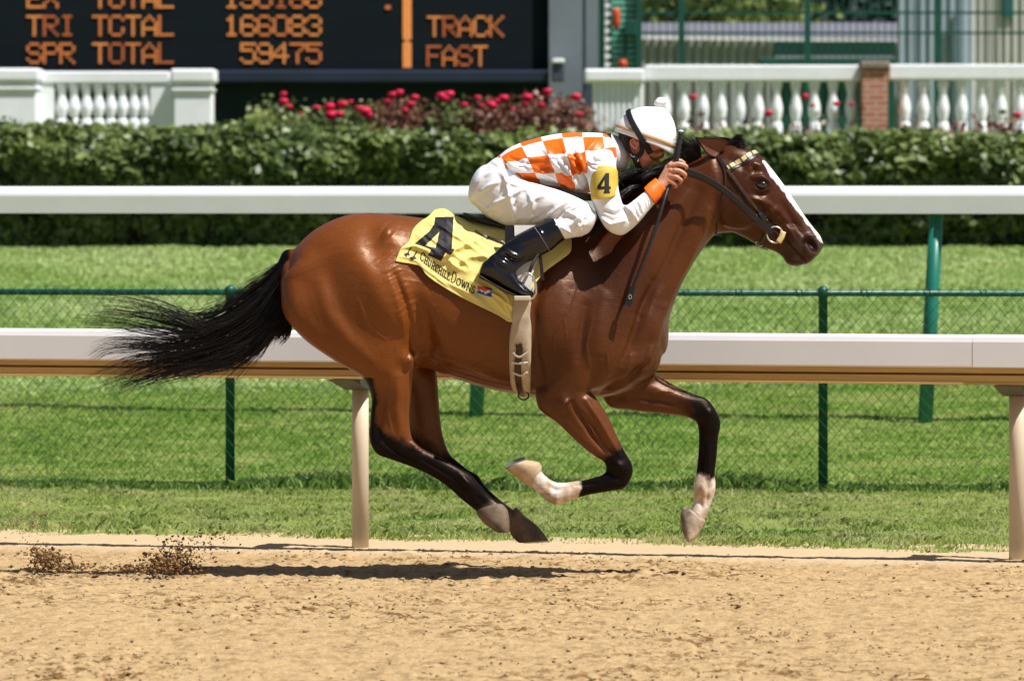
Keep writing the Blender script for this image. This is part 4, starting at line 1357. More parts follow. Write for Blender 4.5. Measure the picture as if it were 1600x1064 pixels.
wc = np.array([.70, .62, .55]) * (1 - dust * .7) + np.array([.40, .235, .11]) * dust * .7
wc = np.where((blaze > .2)[:, None], np.array([.76, .72, .72]), wc)
c = c * (1 - wht[:, None]) + wc * wht[:, None]
hindw = (sstep((hpx - 752) * .55 + (hpy - 792) * .84, -4, 10) * (hpx < 870) * (hpx > 730) * (hpy > 770))[:, None]
c = c * (1 - hindw * .55) + np.array([.17, .11, .07]) * hindw * .55
nd = seg_dist(hpx, hpy, [(1261, 375), (1266, 379), (1272, 387)])[0]
rim = (np.exp(-((nd - 10.0) / 3.2) ** 2) * (hpx > 1240))[:, None]
c = c * (1 - rim * .5) + np.array([.085, .050, .040]) * rim * .5
mline = (np.exp(-(seg_dist(hpx, hpy, [(1261, 412), (1255, 404), (1246, 395), (1238, 386), (1230, 376)])[0] / 1.7) ** 2) * (np.abs(HV[:, 1]) > .012))[:, None]
c = c * (1 - mline * .85) + np.array([.006, .003, .003]) * mline * .85
nost = np.exp(-(nd / 6.6) ** 4)[:, None]
c = c * (1 - nost * .93) + np.array([.012, .003, .004]) * nost * .93
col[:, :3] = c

m, nt, b = new_mat('bay_coat')
at = N(nt, 'ShaderNodeAttribute'); at.attribute_name = 'coat'
tc = N(nt, 'ShaderNodeTexCoord')
mp = N(nt, 'ShaderNodeMapping'); mp.inputs['Scale'].default_value = (48, 48, 320)
mp.inputs['Rotation'].default_value = (0, R(25), 0)
nt.links.new(tc.outputs['Object'], mp.inputs[0])
nz = N(nt, 'ShaderNodeTexNoise'); nz.inputs['Scale'].default_value = 1.0; nz.inputs['Detail'].default_value = 4
nt.links.new(mp.outputs[0], nz.inputs['Vector'])
mr = N(nt, 'ShaderNodeMapRange'); mr.inputs[3].default_value = .66; mr.inputs[4].default_value = 1.34
nt.links.new(nz.outputs['Fac'], mr.inputs[0])
mm = N(nt, 'ShaderNodeMix', data_type='RGBA', blend_type='MULTIPLY'); mm.inputs[0].default_value = 1
nt.links.new(at.outputs['Color'], mm.inputs[6]); nt.links.new(mr.outputs[0], mm.inputs[7])
nt.links.new(mm.outputs[2], b.inputs['Base Color'])
nzr = N(nt, 'ShaderNodeTexNoise'); nzr.inputs['Scale'].default_value = 9; nzr.inputs['Detail'].default_value = 4
nt.links.new(tc.outputs['Object'], nzr.inputs['Vector'])
mrr = N(nt, 'ShaderNodeMapRange'); mrr.inputs[3].default_value = .30; mrr.inputs[4].default_value = .46
nt.links.new(nzr.outputs['Fac'], mrr.inputs[0]); nt.links.new(mrr.outputs[0], b.inputs['Roughness'])
sx = N(nt, 'ShaderNodeSeparateColor'); nt.links.new(at.outputs['Color'], sx.inputs[0])
ms_ = N(nt, 'ShaderNodeMapRange'); ms_.inputs[1].default_value = .006; ms_.inputs[2].default_value = .08; ms_.inputs[3].default_value = .12; ms_.inputs[4].default_value = .54
nt.links.new(sx.outputs[0], ms_.inputs[0]); nt.links.new(ms_.outputs[0], b.inputs['Specular IOR Level'])
b.inputs['Specular Tint'].default_value = (1, .74, .55, 1)
b.inputs['Sheen Weight'].default_value = .0
b.inputs['Sheen Roughness'].default_value = .4
bp = N(nt, 'ShaderNodeBump'); bp.inputs['Distance'].default_value = .0025; bp.inputs['Strength'].default_value = .35
nt.links.new(nz.outputs['Fac'], bp.inputs['Height'])
nz3 = N(nt, 'ShaderNodeTexNoise'); nz3.inputs['Scale'].default_value = 26; nz3.inputs['Detail'].default_value = 5
nt.links.new(tc.outputs['Object'], nz3.inputs['Vector'])
bp2 = N(nt, 'ShaderNodeBump'); bp2.inputs['Distance'].default_value = .006; bp2.inputs['Strength'].default_value = .35
nt.links.new(nz3.outputs['Fac'], bp2.inputs['Height']); nt.links.new(bp.outputs[0], bp2.inputs['Normal'])
nt.links.new(bp2.outputs[0], b.inputs['Normal'])
M_COAT = m
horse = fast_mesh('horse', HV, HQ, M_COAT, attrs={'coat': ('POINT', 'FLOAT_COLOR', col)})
tag(horse, 'bay racehorse at full gallop with white blaze and white front socks', 'horse')
HB = BVHTree.FromPolygons([tuple(v) for v in HV], [tuple(int(i) for i in q) for q in HQ])
CAMP = Vector((0, -D0, EYE))


def hit(px, py, off=0.0, bvh=None, back=0.0):
    """point of a body's near surface at a photo pixel, lifted by off"""
    d = (P(px, py, 0) - CAMP).normalized()
    r = (bvh or HB).ray_cast(CAMP, d)
    if r[0] is None:
        n = (bvh or HB).find_nearest(P(px, py, back))
        nn = -n[1] if n[1].y > .25 else n[1]
        return n[0] + nn * off, nn
    n = -r[1] if r[1].dot(d) > 0 else r[1]
    return r[0] + n * off, n


# ears
def ear(tip, base_a, base_b, Y0, ytip, name='ear'):
    """cupped pointed ear from a base edge to a tip (photo pixels)"""
    V, F_ = [], []
    n = 14; m_ = 12
    for i in range(m_):
        t = i / (m_ - 1)
        w = math.sin(math.pi * min(1, .25 + .75 * t)) ** .8 * (1 - t ** 3) + .02
        A = Vector((base_a[0] + (tip[0] - base_a[0]) * t, base_a[1] + (tip[1] - base_a[1]) * t, 0))
        B_ = Vector((base_b[0] + (tip[0] - base_b[0]) * t, base_b[1] + (tip[1] - base_b[1]) * t, 0))
        # belly of the ear
        mid = (A + B_) / 2; half = (A - B_) / 2
        bul = 1 + .55 * math.sin(math.pi * t) ** 1.0
        for k in range(n):
            a = 2 * math.pi * k / n
            u = math.cos(a); v = math.sin(a)
            Y = Y0 + (ytip - Y0) * t + (.024 * v if v > 0 else .006 * v + .020 * (1 - u * u)) * (1 - t * .9)
            q = mid + half * u * bul
            V.append(P(q.x, q.y, Y))
    for i in range(m_ - 1):
        for k in range(n):
            F_.append((i * n + k, i * n + (k + 1) % n, (i + 1) * n + (k + 1) % n, (i + 1) * n + k))
    F_.append(tuple(range(n))); F_.append(tuple((m_ - 1) * n + k for k in reversed(range(n))))
    o = mesh_obj(name, V, F_, M_EAR, horse)
    for k in (n // 2, 0):
        MB().tube([V[i * n + k] for i in range(m_)], [.0022 + .002 * math.sin(3.14 * i / m_) for i in range(m_)], 6).build('ear_rim', M_EARD, o, True)
    return o
M_EARD = mat('ear_rim_hair', (.020, .010, .007), .7, .2, .3, 20)
M_EAR = mat('ear_skin', (.13, .045, .022), .5, .35, .35, 14, col2=(.20, .075, .035))
ear((1087, 215), (1138, 224), (1118, 246), -.055, -.075)
ear((1100, 214), (1150, 222), (1132, 240), .055, .075)
# eyes
M_EYE = mat('eye_dark', (.004, .003, .003), .04, .6, .2, 20, coat=1.0)
for s in (-1, 1):
    V, Q_, T_, _ = ball(P(1190, 288.5, s * .093), (.026, .018, .018), 20)
    mesh_obj('eye', V, T_, M_EYE, horse)
# hooves
M_HOOF = mat('hoof_horn', (.055, .040, .030), .6, .35, .5, 14, col2=(.20, .14, .09), bump=.002, bscale=50)
M_HOOFD = mat('hoof_dark', (.045, .038, .035), .5, .35, .6, 13, col2=(.58, .44, .31), bump=.002, bscale=50)
M_HOOFP = mat('hoof_pale', (.36, .23, .12), .6, .35, .5, 20, col2=(.55, .42, .29), bump=.002, bscale=50)
M_SHOE = mat('horseshoe_alloy', (.50, .48, .45), .35, .5, .2, 20, metal=.8)
def hoof(rows, mt_, shoe=None):
    V, Q_, T_, _ = loft(rows, 28, 4, .35, .02)
    o = mesh_obj('hoof', np.asarray(V), [tuple(q) for q in Q_.tolist()] + [tuple(t) for t in T_.tolist()], mt_, horse)
    return o
hoof([(744, 800, 788, 789, .034, -.14), (749, 809, 793, 797, .040, -.14), (757, 818, 796, 811, .045, -.14), (768, 826, 796, 823, .047, -.14), (778, 832, 795, 832, .044, -.14)], M_HOOF)
hoof([(796, 829, 808, 793, .033, .13), (799, 836, 820, 806, .042, .13), (804, 842, 836, 818, .048, .13), (808, 846, 849, 832, .052, .13), (812, 848, 857, 844, .053, .13)], M_HOOF)
hoof([(845, 726, 827, 760, .031, -.15), (842, 722, 816, 753, .040, -.15), (834, 720, 803, 743, .047, -.15), (826, 719, 794, 735, .050, -.15), (822, 718.5, 788.5, 731, .051, -.15)], M_HOOFP)
hoof([(1066, 794, 1102, 816, .034, .13), (1063, 806, 1098, 823, .042, .13), (1064, 822, 1093, 832, .047, .13), (1068, 836, 1086, 842, .049, .13), (1073, 846, 1079, 847, .047, .13)], M_HOOFD)
# shoes: a flat open ring on the sole
def shoe(c, u, v, w, r_open=.75):
    """c centre, u toe direction (m), v width direction (m)"""
    nrm = u.cross(v).normalized()
    g = MB()
    n = 22
    V = []
    for i in range(n + 1):
        a = -2.45 + 4.9 * i / n
        p = c + u * math.cos(a) + v * math.sin(a)
        q = c + u * math.cos(a) * .74 + v * math.sin(a) * .70
        V += [p, q, q + nrm * w, p + nrm * w]
    F_ = []
    for i in range(n):
        for k in range(4):
            F_.append((i * 4 + k, i * 4 + (k + 1) % 4, (i + 1) * 4 + (k + 1) % 4, (i + 1) * 4 + k))
    F_ += [(3, 2, 1, 0), tuple(n * 4 + k for k in range(4))]
    g.add(V, F_)
    return g.build('horseshoe', M_SHOE, horse)
c_ = P(806, 723.5, -.15)
shoe(c_ + Vector((0, 0, .004)), (P(788.5, 731, -.15) - P(823, 717.5, -.15)) * .5, Vector((0, -.052, -.012)), -.006)
c_ = P(835, 847, .13)
shoe(c_, (P(858, 846.5, .13) - P(813, 849, .13)) * .5, Vector((0, .053, 0)), .006)
# sole of the lifted hoof
V = [P(806, 724, -.15)] ; F_ = []
uu, vv = (P(788.5, 731, -.15) - P(823, 717.5, -.15)) * .47, Vector((0, -.050, -.012))
for i in range(20):
    a = 6.283 * i / 20
    V.append(P(806, 723.6, -.15) + uu * math.cos(a) + vv * math.sin(a))
F_ = [(0, i + 1, (i + 1) % 20 + 1) for i in range(20)]
mesh_obj('sole', V, F_, mat('hoof_sole', (.10, .09, .085), .8, .2, .4, 25), horse)


# ---- hair: tail, mane, forelock
def strands(name, guides, n, seed, r0, jx, jy, spread, mt_, parent, seg=14, clump=5, len_lo=.55, wav=3.0, tipj=1.0):
    """hair strands interpolated between guide curves of (px, py, Y)"""
    rg = np.random.default_rng(seed)
    G = [spline([(list(p) + [0.0])[:3] for p in g], 6) for g in guides]
    G = np.array([g[np.linspace(0, len(g) - 1, 40).astype(int)] for g in G])
    ng = len(G)
    V, Fq = [], []
    clumps = rg.uniform(0, ng - 1, n // 42 + 4)
    coff = rg.normal(0, 1, (len(clumps), 3))
    ts = np.linspace(0, 1, seg)
    k3 = 3
    for i in range(n):
        gi = rg.uniform(0, ng - 1)
        ci = int(np.argmin(np.abs(clumps - gi) + rg.uniform(0, .5, len(clumps))))
        L = rg.uniform(len_lo, 1.0) if rg.random() < .8 else rg.uniform(.9, 1.06)
        tt = np.clip(ts * L, 0, .999) * 39
        fr = np.clip((ts ** 1.1) * .93, 0, 1)
        gg = gi * (1 - fr) + clumps[ci] * fr
        a = np.floor(gg).astype(int).clip(0, ng - 2); f_ = (gg - a)[:, None]
        lo = tt.astype(int); lf = (tt - lo)[:, None]
        hi = np.minimum(lo + 1, 39)
        p = (G[a, lo] * (1 - lf) + G[a, hi] * lf) * (1 - f_) + (G[a + 1, lo] * (1 - lf) + G[a + 1, hi] * lf) * f_
        ph = rg.uniform(0, 6.28)
        own = rg.normal(0, 1, 3)
        p[:, 0] += ts * tipj * (coff[ci, 0] * jx + own[0] * jx * .45) + wav * .5 * np.sin(ts * 7 + ph) * ts
        p[:, 1] += ts * tipj * (coff[ci, 1] * jy + own[1] * jy * .45) + wav * np.sin(ts * 6 + ph * 1.7 + ci) * ts + rg.normal(0, 1.2)
        p[:, 2] += (coff[ci, 2] * .6 + own[2] * .5) * spread * (.35 + ts)
        W = np.array([P(q[0], q[1], q[2]) for q in p])
        rr = r0 * (1 - ts ** 2 * .88) * rg.uniform(.7, 1.3)
        T_ = np.gradient(W, axis=0); T_ /= np.linalg.norm(T_, axis=1)[:, None] + 1e-9
        b_ = np.cross(T_, np.array([0.1, 1, .15])); b_ /= np.linalg.norm(b_, axis=1)[:, None] + 1e-9
        c_ = np.cross(T_, b_)
        o = len(V) * 1
        base = sum(len(x) for x in V) if False else i * seg * k3
        ring = [W + (b_ * math.cos(6.283 * k / k3) + c_ * math.sin(6.283 * k / k3)) * rr[:, None] for k in range(k3)]
        V.append(np.stack(ring, 1).reshape(-1, 3))
        j = np.arange(seg - 1)[:, None] * k3 + base; k = np.arange(k3)[None]; k2 = (k + 1) % k3
        Fq.append(np.stack([j + k, j + k2, j + k3 + k2, j + k3 + k], -1).reshape(-1, 4))
    return fast_mesh(name, np.concatenate(V), np.concatenate(Fq), mt_, parent)


M_HAIR = mat('black_hair', (.005, .004, .0045), .38, .45, .4, 14, col2=(.013, .009, .007))
TG = [
 [(452, 398), (428, 424), (396, 452), (350, 486), (310, 500), (262, 480), (205, 474), (140, 477)],
 [(452, 408), (420, 442), (375, 484), (318, 512), (255, 500), (190, 488), (120, 492)],
 [(452, 420), (415, 462), (355, 505), (290, 525), (235, 520), (180, 510), (130, 508)],
 [(450, 435), (408, 482), (345, 524), (280, 545), (225, 545), (180, 552), (160, 572)],
 [(450, 450), (412, 500), (352, 538), (292, 556), (245, 566), (190, 590), (150, 604)],
 [(451, 465), (418, 508), (372, 544), (315, 564), (255, 578), (205, 590), (165, 600)],
 [(452, 480), (424, 512), (390, 548), (345, 572), (300, 578), (255, 582)],
 [(452, 492), (430, 515), (404, 544), (382, 562), (362, 580), (340, 592)]]
strands('tail', TG, 1350, 5, .0018, 15, 11, .035, M_HAIR, horse, 18, len_lo=.33, wav=4.5)
strands('tail_root_hair', [[(454, 396), (430, 428), (405, 462), (380, 492)], [(456, 430), (432, 470), (412, 500), (395, 515)], [(452, 470), (444, 505), (430, 520), (412, 528)], [(458, 490), (452, 512), (444, 524), (432, 530)]], 900, 6, .0021, 5, 5, .035, M_HAIR, horse, 8, len_lo=.6)
MG = [[(1070, 258, -.01), (1062, 248, -.02), (1052, 246, -.03), (1040, 252, -.03)], [(1040, 270, -.02), (1030, 270, -.04), (1018, 271, -.05), (1004, 278, -.06)],
      [(1010, 284, -.03), (1000, 270, -.07), (986, 268, -.09), (970, 280, -.10)], [(975, 306, -.03), (966, 284, -.08), (955, 288, -.11), (945, 306, -.12)], [(940, 336, -.03), (934, 334, -.09), (928, 342, -.12), (920, 360, -.13)]]
strands('mane', MG, 1300, 7, .0019, 3, 2.0, .02, M_HAIR, horse, 8, len_lo=.5, wav=1.2)
strands('mane_tuft', [[(1096, 248, -.01), (1091, 236, -.02), (1082, 229, -.03), (1072, 228, -.03)], [(1086, 250, .0), (1080, 236, -.01), (1070, 229, -.02), (1060, 228, -.02)], [(1074, 256, -.01), (1066, 244, -.02), (1058, 236, -.03), (1048, 234, -.03)]], 420, 17, .0017, 6, 6, .02, M_HAIR, horse, 8, len_lo=.35, wav=1.5)
strands('mane_side_hair', [[(1005, 288, -.05), (990, 292, -.10), (972, 306, -.12), (960, 326, -.14)], [(970, 312, -.05), (958, 322, -.12), (948, 340, -.14), (942, 358, -.15)], [(940, 340, -.05), (934, 350, -.13), (928, 362, -.15), (922, 378, -.16)]], 500, 9, .0020, 4, 4, .02, M_HAIR, horse, 8, len_lo=.6, wav=2)
strands('forelock', [[(1146, 226, 0), (1152, 219, -.01), (1160, 219, -.015), (1168, 226, -.02)], [(1140, 224, .01), (1148, 217, 0), (1157, 216, -.01), (1166, 220, -.02)], [(1150, 230, -.02), (1158, 225, -.03), (1164, 227, -.035), (1169, 232, -.03)]], 260, 8, .0019, 2, 2, .012, M_HAIR, horse, 7, len_lo=.7, wav=1.5)
# ================================================================ TACK ON THE HORSE
def ribbon(g, pts, w, th=.003, bvh=None, off=.003, Y=None, n=6, w1=None):
    """flat strap through photo-pixel points; on a body's surface, or at given depths when pts rows carry Y"""
    a = spline([tuple(p) for p in pts], n)
    C_, Nn = [], []
    for r in a:
        if len(r) >= 3:
            C_.append(P(r[0], r[1], r[2])); Nn.append(Vector((0, -1, 0)))
        else:
            c, nn = hit(r[0], r[1], off, bvh)
            C_.append(c); Nn.append(nn)
    m_ = len(C_)
    for k in range(2):
        C_ = [C_[0]] + [(C_[i - 1] + C_[i] * 2 + C_[i + 1]) / 4 for i in range(1, m_ - 1)] + [C_[-1]]
        Nn = [Nn[0]] + [(Nn[i - 1] + Nn[i] * 2 + Nn[i + 1]).normalized() for i in range(1, m_ - 1)] + [Nn[-1]]
    V, F_ = [], []
    for i in range(m_):
        t = (C_[min(i + 1, m_ - 1)] - C_[max(i - 1, 0)]).normalized()
        sd = t.cross(Nn[i]).normalized()
        nn = sd.cross(t).normalized()
        ww = (w if w1 is None else w + (w1 - w) * i / (m_ - 1)) / 355 / 2
        V += [C_[i] - sd * ww, C_[i] - sd * ww * .8 + nn * th, C_[i] + sd * ww * .8 + nn * th, C_[i] + sd * ww, C_[i] + sd * ww - nn * th * .5, C_[i] - sd * ww - nn * th * .5]
    for i in range(m_ - 1):
        for k in range(6):
            F_.append((i * 6 + k, i * 6 + (k + 1) % 6, (i + 1) * 6 + (k + 1) % 6, (i + 1) * 6 + k))
    F_ += [tuple(range(5, -1, -1)), tuple((m_ - 1) * 6 + k for k in range(6))]
    g.add(V, F_)
    return g


def ring_px(g, c, r, Y, tr, n=26, sx=1.0, a0=0, a1=6.2832):
    pts = [P(c[0] + r * sx * math.cos(t), c[1] + r * math.sin(t), Y) for t in np.linspace(a0, a1, n)]
    g.tube(pts, tr, 8)
    return g


def geo_obj(name, geo, mt_, parent=None, smooth=True):
    V, Q_, T_ = geo[0], geo[1], geo[2]
    return mesh_obj(name, np.asarray(V), [tuple(q) for q in np.asarray(Q_).tolist()] + [tuple(t) for t in np.asarray(T_).tolist()], mt_, parent, smooth)


def bvh_of(o):
    return BVHTree.FromPolygons([v.co[:] for v in o.data.vertices], [tuple(p.vertices) for p in o.data.polygons])


def decal(name, mask, box, bvh, off, mt_, parent, cell=.45, th=0.0):
    """thin printed or stitched patch lying on a body: cells where mask(px,py) is true"""
    x0, y0, x1, y1 = box
    nx_, ny_ = int((x1 - x0) / cell), int((y1 - y0) / cell)
    idx, V, F_ = {}, [], []
    def vert(i, j):
        if (i, j) not in idx:
            c, nn = hit(x0 + i * cell, y0 + j * cell, off, bvh)
            idx[(i, j)] = len(V); V.append(c[:])
        return idx[(i, j)]
    X_, Y_ = np.meshgrid(x0 + (np.arange(nx_) + .5) * cell, y0 + (np.arange(ny_) + .5) * cell, indexing='ij')
    M_ = mask(X_.ravel(), Y_.ravel()).reshape(nx_, ny_)
    for i in range(nx_):
        for j in range(ny_):
            if M_[i, j]:
                F_.append((vert(i, j), vert(i, j + 1), vert(i + 1, j + 1), vert(i + 1, j)))
    return mesh_obj(name, V, F_, mt_, parent, True)


M_BLKL = mat('black_leather', (.010, .009, .010), .32, .5, .3, 20, bump=.0006, bscale=90)
M_BRNL = mat('brown_leather', (.045, .018, .009), .40, .45, .35, 25, bump=.0006, bscale=90)
M_DKL = mat('dark_strap_leather', (.016, .009, .008), .38, .5, .3, 25)
M_STEEL = mat('bright_steel', (.62, .61, .58), .22, .5, .1, 20, metal=.9)
M_CREAM = mat('cream_webbing', (.46, .37, .27), .75, .25, .12, 30, bump=.0008, bscale=160)
M_WPAD = mat('white_pad', (.60, .58, .54), .75, .25, .08, 20)

# ---- saddle cloth
def coons(top, right, bottom, left, nu, nv):
    """px boundary polylines -> grid [nu][nv]; top/bottom run left to right, left/right run top to bottom"""
    def rs(pl, n):
        a = spline(pl, 12); d = np.r_[0, np.cumsum(np.hypot(*np.diff(a, axis=0).T))]
        t = np.linspace(0, d[-1], n)
        return np.stack([np.interp(t, d, a[:, 0]), np.interp(t, d, a[:, 1])], -1)
    T_, B_, L_, R_ = rs(top, nu), rs(bottom, nu), rs(left, nv), rs(right, nv)
    u = np.linspace(0, 1, nu)[:, None, None]; v = np.linspace(0, 1, nv)[None, :, None]
    return (1 - v) * T_[:, None] + v * B_[:, None] + (1 - u) * L_[None] + u * R_[None] - ((1 - u) * (1 - v) * T_[0] + u * (1 - v) * T_[-1] + (1 - u) * v * B_[0] + u * v * B_[-1])


nu, nv = 190, 130
G = coons([(679, 328), (690, 326), (699, 328), (712, 337), (740, 346), (800, 353), (850, 360), (892, 370)],
          [(892, 370), (893, 382), (890, 395), (868, 412), (848, 428), (832, 452), (829, 475), (827, 501)],
          [(618, 408), (628, 410), (645, 413), (657, 417), (667, 430), (689, 446), (718, 463), (748, 478), (778, 492), (797, 503), (808, 498), (827, 501)],
          [(679, 328), (668, 339), (657, 346), (645, 359), (638, 378), (627, 387), (622, 398), (618, 408)], nu, nv)
gx, gy = G[:, :, 0].ravel(), G[:, :, 1].ravel()
folds = [([(628, 388), (648, 384), (668, 392), (674, 398)], 3.0, .016), ([(676, 398), (692, 402), (700, 396), (716, 388)], 3.2, .015), ([(700, 396), (706, 412), (716, 422)], 2.5, .011), ([(712, 340), (740, 352), (766, 366), (786, 378)], 4, .012),
         ([(706, 368), (730, 372), (752, 366), (770, 370)], 4.5, .013), ([(688, 402), (720, 385), (754, 372)], 6, .019), ([(706, 416), (735, 401), (764, 400)], 5.5, .017),
         ([(742, 446), (770, 466), (794, 494)], 3, .012), ([(756, 450), (784, 466), (799, 496)], 2.2, .012), ([(770, 446), (792, 462), (801, 490)], 2.2, .011), ([(690, 438), (720, 452), (760, 474)], 4, .008),
         ([(645, 362), (660, 372), (672, 386)], 3, .006), ([(662, 343), (676, 352), (700, 356)], 3.5, .008), ([(624, 400), (644, 404), (664, 416)], 2.5, .006), ([(730, 350), (760, 378), (775, 384)], 2.5, .008),
         ([(812, 500), (820, 470), (826, 455)], 2.5, .008), ([(850, 420), (870, 404), (888, 388)], 2.5, .006), ([(655, 414), (680, 432), (700, 448)], 2, .006)]
h = 0.006 + .0008 * fbm(gx * .3, gy * .3, 41, 2)
for pl, w, a in folds:
    d, t = seg_dist(gx, gy, pl)
    h += np.exp(-np.abs(d / w) ** 1.4) * a * 1.3 * np.sin(np.pi * np.clip(.1 + .8 * t, 0, 1))
rdg = 1 - np.abs(fbm((gx * .82 + gy * .57) * .011, (gy * .82 - gx * .57) * .055, 44, 1)) * 1.9
h += .013 * np.clip(rdg, 0, 1) ** 2 * sstep(gx, 640, 680)
h *= 1 - .6 * sstep(gx, 780, 830)
hwx = np.interp(gx, [600, 700, 780, 860, 900], [.268, .270, .282, .262, .245])
topx = np.interp(gx, [600, 620, 679, 699, 712, 740, 800, 850, 900], [338, 334, 327.5, 328, 337, 346, 352, 359, 371])
cc = np.clip((478 - gy) / (478 - topx), 0, 1)
Yc = -hwx * np.sqrt(np.clip(1 - cc ** 2, 0, 1))
Yh = np.full(len(gx), 9.0)
for i in range(len(gx)):
    d = (P(gx[i], gy[i]) - CAMP).normalized()
    r = HB.ray_cast(CAMP, d)
    if r[0] is not None:
        Yh[i] = r[0].y
Yf = np.minimum(Yc, Yh) - np.maximum(h, .003) * np.clip(.25 + np.sqrt(1 - np.clip(cc, 0, .999) ** 2), 0, 1) * sstep(1 - cc, -.01, .10)
# relax the depth so that the cloth hangs taut
Yg = Yf.reshape(nu, nv)
for k in range(3):
    Yg[1:-1, 1:-1] = (Yg[1:-1, 1:-1] * 2 + Yg[:-2, 1:-1] + Yg[2:, 1:-1] + Yg[1:-1, :-2] + Yg[1:-1, 2:]) / 6
nearV = PA(gx, gy, 0)
nearV = np.array([P(gx[i], gy[i], Yg.ravel()[i])[:] for i in range(len(gx))])
farV = nearV.copy(); farV[:, 1] = -farV[:, 1] + .004
I = np.arange(nu * nv).reshape(nu, nv)
Q1 = np.stack([I[:-1, :-1], I[:-1, 1:], I[1:, 1:], I[1:, :-1]], -1).reshape(-1, 4)
Q2 = Q1[:, ::-1] + nu * nv
tq = np.stack([I[:-1, 0], I[1:, 0], I[1:, 0] + nu * nv, I[:-1, 0] + nu * nv], -1)
M_CLOTH = mat('yellow_cloth', (.74, .62, .19), .62, .3, .05, 6, bump=.0007, bscale=120)
cloth = fast_mesh('saddle_cloth', np.vstack([nearV, farV]), np.vstack([Q1, Q2, tq]), M_CLOTH)
tag(cloth, 'creased yellow saddle cloth numbered 4 draped over the bay horse', 'saddle cloth')
md_ = cloth.modifiers.new('hem', 'SOLIDIFY'); md_.thickness = .003; md_.offset = -1
CB = BVHTree.FromPolygons([tuple(v) for v in np.vstack([nearV, farV])], [tuple(int(i) for i in q) for q in np.vstack([Q1, Q2])])
M_INK = mat('black_print', (.012, .010, .012), .6, .3, .25, 60, bump=.0008, bscale=220)
out4 = [(680, 340), (708.6, 339), (706, 389), (710.5, 390), (703, 399), (697, 394.5), (689, 408), (669, 399), (674, 389.5), (648, 381), (672, 361), (679, 350)]
hole4 = [(687, 362), (681, 388), (664, 384.5)]
decal('number_print', lambda x, y: in_poly(x, y, out4) & ~in_poly(x, y, hole4), (646, 337, 712, 410), CB, .0016, M_INK, cloth)
spire1 = [(643.5, 384), (642, 389), (639, 394), (640.5, 400), (637, 399), (635, 402), (632, 399.5), (631, 397), (636.5, 395), (640, 388)]
spire2 = [(652.5, 391), (651, 396), (648, 400), (651, 405), (646, 405), (644, 408), (641.5, 404), (640, 402.5), (645.5, 401), (649, 395)]
decal('spire_print', lambda x, y: in_poly(x, y, spire1) | in_poly(x, y, spire2), (630, 383, 654, 409), CB, .0016, M_INK, cloth, .35)
GL = {'C': [[(.95, .72), (.8, .95), (.5, 1), (.2, .85), (.05, .5), (.2, .15), (.5, 0), (.8, .05), (.95, .25)]], 'H': [[(.15, 0), (.15, 1)], [(.85, 0), (.85, 1)], [(.15, .5), (.85, .5)]],
      'U': [[(.15, 1), (.15, .3), (.3, .05), (.5, 0), (.7, .05), (.85, .3), (.85, 1)]], 'R': [[(.18, 0), (.18, 1), (.6, 1), (.85, .88), (.85, .62), (.6, .5), (.18, .5)], [(.5, .5), (.95, 0)]],
      'I': [[(.5, 0), (.5, 1)]], 'L': [[(.2, 1), (.2, 0), (.9, 0), (.9, .18)]], 'D': [[(.15, 0), (.15, 1), (.55, 1), (.85, .8), (.95, .5), (.85, .2), (.55, 0), (.15, 0)]],
      'O': [[(.5, 0), (.15, .15), (.03, .5), (.15, .85), (.5, 1), (.85, .85), (.97, .5), (.85, .15), (.5, 0)]], 'W': [[(0, 1), (.27, 0), (.5, .9), (.73, 0), (1, 1)]],
      'N': [[(.12, 0), (.12, 1), (.88, 0), (.88, 1)]], 'S': [[(.88, .78), (.7, .97), (.4, 1), (.15, .85), (.2, .62), (.5, .5), (.8, .38), (.88, .18), (.65, .02), (.35, 0), (.1, .2)]]}
SER = {'H': [(.15, 0), (.15, 1), (.85, 0), (.85, 1)], 'U': [(.15, 1), (.85, 1)], 'R': [(.18, 0), (.95, 0)], 'I': [(.5, 0), (.5, 1)], 'L': [(.2, 1), (.2, 0)], 'D': [], 'W': [(0, 1), (1, 1)], 'N': [(.12, 0), (.12, 1), (.88, 1)]}
